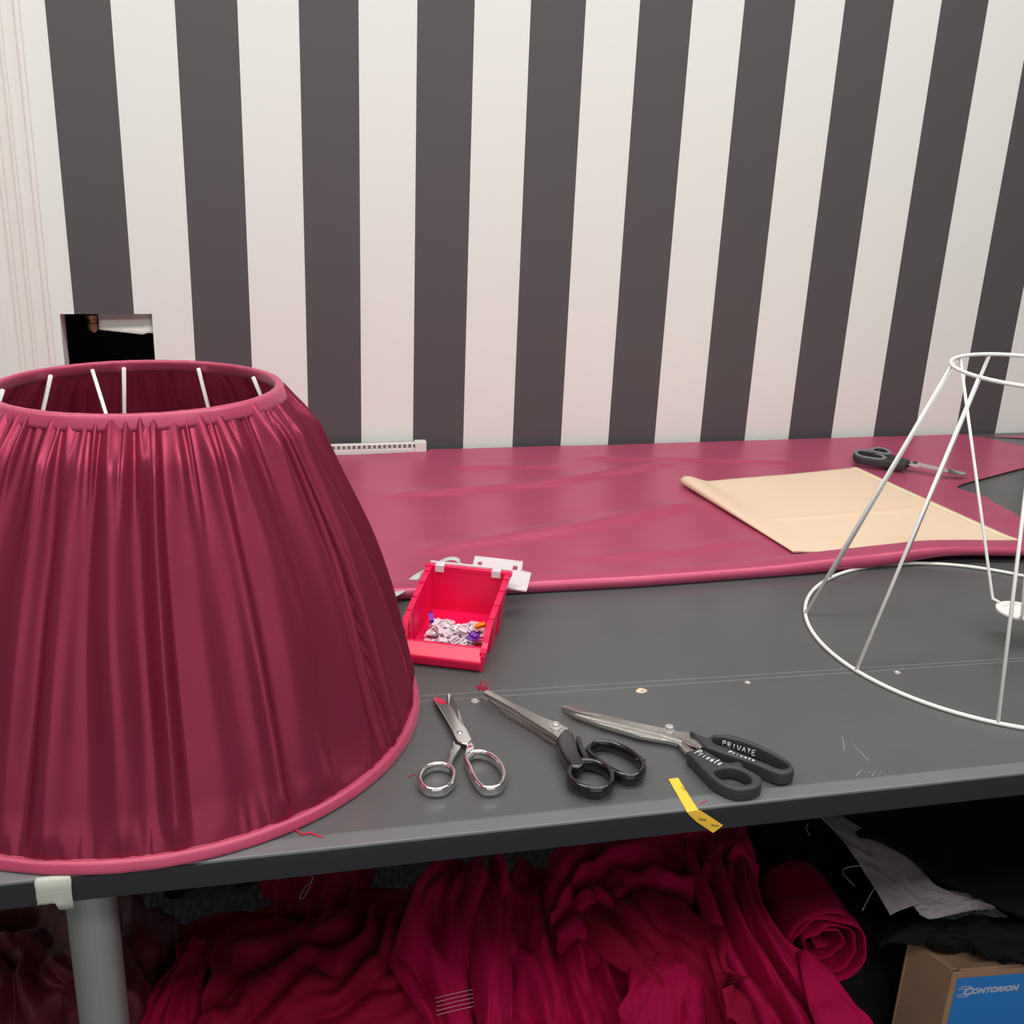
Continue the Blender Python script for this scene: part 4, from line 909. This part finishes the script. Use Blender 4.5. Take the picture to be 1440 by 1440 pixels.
hd = drape('hanging_length', 'bright red cotton length hanging with a straight vertical edge below the all-metal scissors',
      [[(0.3101,1.6215,0.2800),(0.3473,1.6351,0.2800),(0.3866,1.6363,0.2800),(0.4210,1.6261,0.2800)], [(0.2401,1.5200,0.3150),(0.3079,1.5299,0.3150),(0.3649,1.5386,0.3150),(0.4036,1.5393,0.3150)], [(0.1960,1.4460,0.3150),(0.2606,1.4631,0.3150),(0.3314,1.4642,0.3150),(0.3872,1.4576,0.3150)], [(0.1843,1.3906,0.2950),(0.2496,1.3943,0.2950),(0.3192,1.3894,0.2950),(0.3712,1.3798,0.2950)],
       [(0.2032,1.3422,0.2600),(0.2639,1.3426,0.2600),(0.3183,1.3354,0.2600),(0.3616,1.3273,0.2600)], [(0.2263,1.3106,0.2100),(0.2754,1.3083,0.2100),(0.3235,1.2992,0.2100),(0.3578,1.2926,0.2100)], [(0.2324,1.2653,0.0500),(0.2752,1.2569,0.0500),(0.3289,1.2463,0.0500),(0.3612,1.2400,0.0500)]],
      'red_cotton', [(1.9, .058, -.45, .25, .7), (4, .010, .3, .5, 1)], (.005, 3), (.028, .12), 120, 160, 14)
drape('hanging_fold', 'narrow rounded red cotton fold standing along the straight vertical fabric edge', [[(0.3523,1.6048,0.3050),(0.3839,1.6093,0.3050),(0.4119,1.5963,0.3050)], [(0.3197,1.4679,0.3350),(0.3558,1.4703,0.3350),(0.3822,1.4548,0.3350)], [(0.3020,1.3543,0.3350),(0.3330,1.3533,0.3350),(0.3586,1.3423,0.3350)], [(0.2943,1.2876,0.2950),(0.3230,1.2850,0.2950),(0.3485,1.2774,0.2950)], [(0.2932,1.2521,0.2350),(0.3201,1.2469,0.2350),(0.3450,1.2422,0.2350)], [(0.3074,1.2505,0.0500),(0.3343,1.2453,0.0500),(0.3612,1.2400,0.0500)]],
      'red_cotton', [(1.0, .012, .3, .2, .4)], (.003, 3), (.040, .42), 60, 130, 31)
drape('fabric_crescent', 'curved red cotton edge folded over between the upright folds and the smooth fold', [[(0.5380,1.3114,0.2750),(0.5813,1.3445,0.2750),(0.6278,1.3555,0.2750),(0.6700,1.3444,0.2750)], [(0.5246,1.2613,0.2900),(0.5718,1.2977,0.2900),(0.6147,1.3085,0.2900),(0.6556,1.2914,0.2900)], [(0.5198,1.2357,0.2700),(0.5673,1.2704,0.2700),(0.6084,1.2777,0.2700),(0.6505,1.2592,0.2700)], [(0.5199,1.2375,0.2200),(0.5620,1.2436,0.2200),(0.5998,1.2364,0.2200),(0.6458,1.2205,0.2200)]],
      'red_cotton', [(1.6, .016, 1.2, .4, .6)], (.004, 3), (.022, .16), 90, 70, 33)
for k in range(5):
    bm = bmesh.new(); a = [(0.2365,1.2997,0.2790),(0.2675,1.3039,0.2790),(0.2941,1.3062,0.2790)]; 
    tube(bm, [Vector(p) + Vector((0, -.004 * k, -.0042 * k + .010)) for p in a], .0004, False, 4); obj('stitch_line', bm, M['pale_thread'], hd, False)['label'] = 'pale gathering stitch line'
drape('fabric_flap', 'brightest red cotton flap tapering up beside the rolled fabric',
      [[(0.8172,1.2787,0.3000),(0.8262,1.2819,0.3000),(0.8337,1.2724,0.3000)], [(0.8036,1.2344,0.2900),(0.8352,1.2486,0.2900),(0.8522,1.2300,0.2900)], [(0.8028,1.2038,0.2700),(0.8427,1.2111,0.2700),(0.8676,1.1945,0.2700)], [(0.8047,1.1731,0.2300),(0.8514,1.1712,0.2300),(0.9003,1.1619,0.2300)], [(0.8192,1.1501,0.0500),(0.8745,1.1392,0.0500),(0.9410,1.1261,0.0500)]],
      'red_cotton', [(1.0, .008, 0, .2, .4)], (.002, 3), (.006, .1), 60, 90, 16)

# rolled bolt of red cotton, its spiral end facing out
c = Vector([(0.8842,1.2949,0.2750)][0]); ax = Vector((.16, .96, -.10)).normalized(); sx = ax.cross(Vector((0, 0, 1))).normalized() * -1; sz = sx.cross(ax).normalized() * -1
if sz.z < 0: sz = -sz
rollo = thing('fabric_roll', 'loosely rolled red cotton bolt with its spiral end showing, beside the box', 'fabric', tuple(c - Vector((0, 0, .07))))
bm = bmesh.new(); rows = []
N_ = 220
for j in range(16):
    d = .20 * j / 15; row = []
    for i in range(N_ + 1):
        t = i / N_; a = -2.2 + t * 2 * PI * 3.1
        r = .012 + .050 * t ** .8 + .005 * noise.noise((math.cos(a) * 1.5, math.sin(a) * 1.5, t * 5)) * (1 + t)
        p = c + sx * (r * 1.05 * math.cos(a)) + sz * (r * math.sin(a) * .98) + ax * (d + .022 * noise.noise((a * .35, 2, 0)) * (1 - j / 15) + .03 * (1 - t) * (1 - j / 15)) 
        p.z += .006 * noise.noise((d * 20, a, 1)) - .02 * (d / .2)
        row.append(p)
    rows.append(row)
grid(bm, rows); obj('rolled_layers', bm, M['red_cotton'], rollo, True, solid=.0022)
bm = bmesh.new(); rows = []
for j in range(12):
    d = .008 + .18 * j / 11; row = []
    for i in range(40):
        a = -.3 + 2.2 * i / 39; r = .0665 + .003 * noise.noise((a * 2, d * 20, 4))
        row.append(c + sx * (r * 1.05 * math.cos(a)) + sz * (r * math.sin(a)) + ax * d + Vector((0, 0, -.02 * d / .2)))
    rows.append(row)
grid(bm, rows); obj('outer_wrap', bm, M['red_cotton'], rollo, True, solid=.002)

# black fabrics at the right
drape('black_fabric', 'black fabric heap filling the gap between the red cotton and the pale lining',
      [[(1.0072,1.9464,0.0400),(1.1559,2.0033,0.0400),(1.3201,2.0038,0.0400),(1.5241,1.9688,0.0400)], [(0.8866,1.6731,0.2000),(1.0152,1.7202,0.2000),(1.1427,1.7222,0.2000),(1.3193,1.6915,0.2000)], [(0.8228,1.5061,0.2400),(0.9441,1.5551,0.2400),(1.0503,1.5362,0.2400),(1.1855,1.4913,0.2400)], [(0.8195,1.4070,0.2300),(0.9350,1.4501,0.2300),(1.0333,1.4265,0.2300),(1.1474,1.3832,0.2300)],
       [(0.8411,1.3345,0.2000),(0.9535,1.3731,0.2000),(1.0366,1.3754,0.2000),(1.1540,1.3627,0.2000)], [(0.8914,1.3230,0.0800),(0.9928,1.3359,0.0800),(1.0919,1.3171,0.0800),(1.2040,1.2958,0.0800)], [(0.9002,1.2917,0.0000),(0.9851,1.2753,0.0000),(1.0825,1.2564,0.0000),(1.2050,1.2327,0.0000)]],
      'black_cloth', [(4, .02, 1.5, .4, 1.5)], (.008, 5), seed=21)
drape('folded_black_fabric', 'thick folded black fabric layers lying over the pale lining at the right',
      [[(1.0612,1.6225,0.2800),(1.1855,1.6530,0.2800),(1.3512,1.6639,0.2800),(1.5621,1.6585,0.2800),(1.7065,1.6471,0.2800)], [(0.9858,1.4836,0.3600),(1.0979,1.5024,0.3600),(1.2548,1.5195,0.3600),(1.4317,1.5120,0.3600),(1.5638,1.5011,0.3600)], [(1.0289,1.4210,0.3850),(1.0921,1.3861,0.3850),(1.1845,1.3406,0.3850),(1.2878,1.3127,0.3850),(1.3829,1.2919,0.3850)],
       [(1.0555,1.3634,0.3750),(1.0890,1.3055,0.3750),(1.1370,1.2508,0.3750),(1.2136,1.1962,0.3750),(1.2815,1.1672,0.3750)], [(1.0788,1.3531,0.3450),(1.1186,1.3110,0.3450),(1.1609,1.2661,0.3450),(1.2217,1.1973,0.3450),(1.2787,1.1544,0.3450)], [(1.1228,1.3876,0.3000),(1.1649,1.3461,0.3000),(1.2001,1.2980,0.3000),(1.2502,1.2199,0.3000),(1.3029,1.1693,0.3000)]],
      'black_cloth', [(1.0, .004, 4.5, .7, .4)], (.003, 4), (.012, .06), 130, 130, 22)
drape('black_bundle', 'black cloth bundle behind and above the cardboard box',
      [[(0.9799,1.3358,0.2800),(1.0797,1.3353,0.2800),(1.2014,1.3130,0.2800),(1.2874,1.2795,0.2800),(1.3724,1.2464,0.2800)], [(0.9282,1.2468,0.3350),(1.0187,1.2548,0.3350),(1.1387,1.2411,0.3350),(1.2148,1.2022,0.3350),(1.2951,1.1710,0.3350)], [(0.9567,1.2318,0.3350),(1.0349,1.2402,0.3350),(1.1107,1.2197,0.3350),(1.1849,1.1801,0.3350),(1.2755,1.1474,0.3350)], [(1.0093,1.2421,0.3150),(1.0614,1.2357,0.3150),(1.1181,1.2058,0.3150),(1.1964,1.1721,0.3150),(1.2759,1.1417,0.3150)], [(1.0441,1.2612,0.2900),(1.0963,1.2417,0.2900),(1.1515,1.2087,0.2900),(1.2099,1.1819,0.2900),(1.2904,1.1512,0.2900)]],
      'black_cloth', [(3, .010, 1, .4, 1)], (.005, 5), (.01, .08), 110, 90, 23)
drape('black_offcut', 'black fabric end crossing the front of the cardboard box low at the right edge', [[(1.0653,1.2218,0.1500),(1.1574,1.2400,0.1500),(1.2473,1.2600,0.1500),(1.3461,1.2783,0.1500)], [(1.0595,1.1999,0.1400),(1.1477,1.2132,0.1400),(1.2390,1.2270,0.1400),(1.3336,1.2413,0.1400)], [(1.0828,1.1794,0.0200),(1.1533,1.1657,0.0200),(1.2241,1.1519,0.0200),(1.2951,1.1380,0.0200)]], 'black_cloth', [(1.5, .006, .5, .3, .6)], (.003, 4), (.006, .1), 60, 50, 29)
ln = drape('lining_fabric', 'pale grey lining sheet sliding out from under the folded black fabric',
      [[(0.9692,1.5219,0.3650),(0.9897,1.5183,0.3650),(1.0116,1.5145,0.3650)], [(0.9713,1.4551,0.3720),(0.9968,1.4568,0.3720),(1.0286,1.4594,0.3720)], [(0.9679,1.4119,0.3720),(1.0080,1.4185,0.3720),(1.0594,1.4134,0.3720)], [(0.9693,1.3728,0.3680),(1.0078,1.3754,0.3680),(1.0715,1.3698,0.3680)], [(0.9674,1.3223,0.3620),(1.0107,1.3253,0.3620),(1.0716,1.3216,0.3620)], [(0.9664,1.2741,0.3520),(1.0243,1.2893,0.3520),(1.1030,1.2997,0.3520)], ],
      'lining', [(1.1, .004, 1.3, .3, .6)], (.0015, 2.5), (.001, .05), 70, 110, 25)
drape('lining_hem', 'pale grey folded lining edge jutting out just above the cardboard box',
      [[(1.0247,1.3068,0.3520),(1.0915,1.3125,0.3520),(1.1444,1.2922,0.3520),(1.1550,1.2656,0.3520)], [(1.0190,1.2927,0.3500),(1.0808,1.2955,0.3500),(1.1282,1.2834,0.3500),(1.1502,1.2619,0.3500)], [(1.0245,1.2749,0.3440),(1.0787,1.2805,0.3440),(1.1250,1.2809,0.3440),(1.1536,1.2687,0.3440)], [(1.0362,1.2705,0.3360),(1.0802,1.2744,0.3360),(1.1216,1.2773,0.3360),(1.1567,1.2744,0.3360)]],
      'lining', [(2, .003, 0, .4, .6)], (.002, 4), (.002, .05), 70, 50, 26)

# cardboard box with the blue printed side
bc = Vector([(1.0514,1.2100,0.2800)][0]); bl_ = Vector([(1.0263,1.2711,0.2800)][0]); br = Vector([(1.2095,1.1967,0.2840)][0])
uy = (bl_ - bc); uy.z = 0; LY = uy.length * 1.0; uy.normalize(); ux = (br - bc); ux.z = 0; ux.normalize()
bx_ = thing('cardboard_box', 'brown cardboard box with a blue printed side, on the floor at the right', 'box', (bc.x, bc.y, 0))
LX = .34; LY = .085
def quad_slab(name, p0, a, b, th, m, parent, bevel=.0008):
    n = a.cross(b).normalized() * th; bm = bmesh.new()
    P = [p0, p0 + a, p0 + a + b, p0 + b]; P += [p + n for p in P]; vs = [bm.verts.new(p) for p in P]
    for f in ((0, 3, 2, 1), (4, 5, 6, 7), (0, 1, 5, 4), (1, 2, 6, 5), (2, 3, 7, 6), (3, 0, 4, 7)): bm.faces.new([vs[i] for i in f])
    bmesh.ops.recalc_face_normals(bm, faces=bm.faces[:])
    return obj(name, bm, M[m], parent, False, bevel=bevel)
b0 = Vector((bc.x, bc.y, 0)); zz = Vector((0, 0, .28))
fp = quad_slab('front_panel', b0, ux * LX, zz, -.004, 'cardboard', bx_)
quad_slab('side_panel', b0, uy * LY, zz, .004, 'cardboard', bx_)
quad_slab('side_panel', b0 + ux * LX, uy * LY, zz, -.004, 'cardboard', bx_)
quad_slab('back_panel', b0 + uy * LY, ux * LX, zz, .004, 'cardboard', bx_)
quad_slab('flap', b0 + zz + ux * .014 + uy * .002, ux * (LX - .02), uy * LY * .95 + Vector((0, 0, -.012)), .004, 'cardboard', bx_)
quad_slab('flap', b0 + zz + uy * .004 + Vector((0, 0, .001)), ux * .011, uy * LY * .9, .003, 'cardboard', bx_)
nrm = ux.cross(Vector((0, 0, 1))).normalized()
if nrm.y > 0: nrm = -nrm
quad_slab('blue_print', b0 + ux * .010 + nrm * .0003 + Vector((0, 0, .06)), ux * (LX - .010), Vector((0, 0, .208)), .0004 if (ux.cross(Vector((0, 0, 1)))).dot(nrm) > 0 else -.0004, 'blue', bx_, 0)['label'] = 'blue printed area'
tm = Matrix(((ux.x, 0, nrm.x, 0), (ux.y, 0, nrm.y, 0), (0, 1, 0, 0), (0, 0, 0, 1)))
def at_box(x, z): return Matrix.Translation(b0 + ux * x + Vector((0, 0, z)) + nrm * .0009) @ tm
t_, w_ = text_mesh('lettering', 'C', .020, M['pale_print'], bx_, at_box(.024, .2335), shear=.25, bold=.0010)
text_mesh('lettering', 'ONTORION', .0142, M['pale_print'], bx_, at_box(.0385, .2350), shear=.25, bold=.0009, space=1.06)
bm = bmesh.new()
for (x, z, w) in ((.0145, .2460, .012), (.018, .2500, .018), (.0135, .2335, .012), (.017, .2295, .018)):
    box(bm, (x, z, 0), (x + w, z + .0013, .0003), at_box(0, 0))
obj('logo_lines', bm, M['pale_print'], bx_, False)

# loose pale threads and a black strap post under the table
def thread0(pts, m, label, r=.0007):
    bm = bmesh.new(); tube(bm, catmull(pts, 5, False), r, False, 5); return tag(obj('thread', bm, M[m], None, True), label, 'thread')
thread0([(0.0771,1.6820,0.2350),(0.0791,1.6737,0.2350),(0.0722,1.6632,0.2350),(0.0601,1.6461,0.2350),(0.0542,1.6282,0.2350),(0.0576,1.6238,0.2350),(0.0657,1.6374,0.2350),(0.0744,1.6589,0.2350),(0.0778,1.6739,0.2350)], 'pale_thread', 'pale thread loop hanging in front of the bunched red scrap', .0011)
thread0([(0.9582,1.3582,0.3850),(0.9374,1.3582,0.3850),(0.9240,1.3550,0.3850),(0.9165,1.3435,0.3850),(0.9171,1.3308,0.3850),(0.9197,1.3125,0.3850)], 'pale_thread', 'pale curling thread left of the grey lining sheet', .0006)
thread0([(0.9593,1.3135,0.3800),(0.9323,1.2886,0.3800),(0.9063,1.2628,0.3800)], 'pale_thread', 'straight pale thread under the grey lining sheet edge', .0006)
thread0([(0.9121,1.4612,0.4000),(0.9008,1.4469,0.4000),(0.8985,1.4293,0.4000)], 'pale_thread', 'short pale thread on the black fabric just beneath the table edge', .0006)
bm = bmesh.new(); box(bm, (-.062, 1.985, 0), (-.028, 2.015, TABLE - .0235)); obj('post', bm, M['dark_metal'], wt, False, bevel=.001)
bm = bmesh.new(); box(bm, (-.066, 1.975, .0), (-.030, 1.985, .012)); box(bm, (-.060, 1.972, .012), (-.040, 1.984, .05)); obj('clamp', bm, M['dark_metal'], wt, False, bevel=.001)

# ------------------------------------------------------------------ camera
cam = bpy.data.cameras.new('camera'); co = bpy.data.objects.new('camera', cam); C.objects.link(co)
cam.sensor_width = 36; cam.sensor_fit = 'HORIZONTAL'; cam.lens = 36 * 1577.6 / 1440; cam.clip_start = .02; cam.clip_end = 50
r2, u2, fw = Vector((0.9732663, -0.22615126, 0.04010372)), Vector((0.0414617, 0.34473349, 0.93778449)), Vector((0.22590624, 0.91105128, -0.34489411))
co.matrix_world = Matrix(((r2.x, u2.x, -fw.x, 0), (r2.y, u2.y, -fw.y, 0), (r2.z, u2.z, -fw.z, 1.55), (0, 0, 0, 1)))
bpy.context.scene.camera = co

# ------------------------------------------------------------------ light
def area(name, loc, size, energy, col=(1, .985, .955), aim=None):
    l = bpy.data.lights.new(name, 'AREA'); l.shape = 'RECTANGLE'; l.size, l.size_y = size; l.energy = energy; l.color = col
    o = bpy.data.objects.new(name, l); C.objects.link(o); o.location = loc
    d = Vector(aim or (loc[0], loc[1], 0)) - Vector(loc)
    o.rotation_euler = d.to_track_quat('-Z', 'Y').to_euler(); return o
area('ceiling_light', (.5, 1.05, 2.85), (3.2, .35), 45)
area('ceiling_light', (.6, -.7, 2.85), (3.2, .5), 52)
area('front_fill', (.2, -2.3, 1.35), (4.0, 1.6), 16, (1, 1, 1), (.5, 2, .6))  # added fill lamp behind the camera, brightens the cloth under the table
area('ceiling_light', (-1.6, .3, 2.85), (.5, 2.2), 16)
w = bpy.data.worlds.new('room_light'); bpy.context.scene.world = w; w.use_nodes = True
w.node_tree.nodes['Background'].inputs['Color'].default_value = (1, .98, .96, 1); w.node_tree.nodes['Background'].inputs['Strength'].default_value = .15
vs = bpy.context.scene.view_settings; vs.view_transform = 'Standard'; vs.look = 'None'; vs.exposure = 0
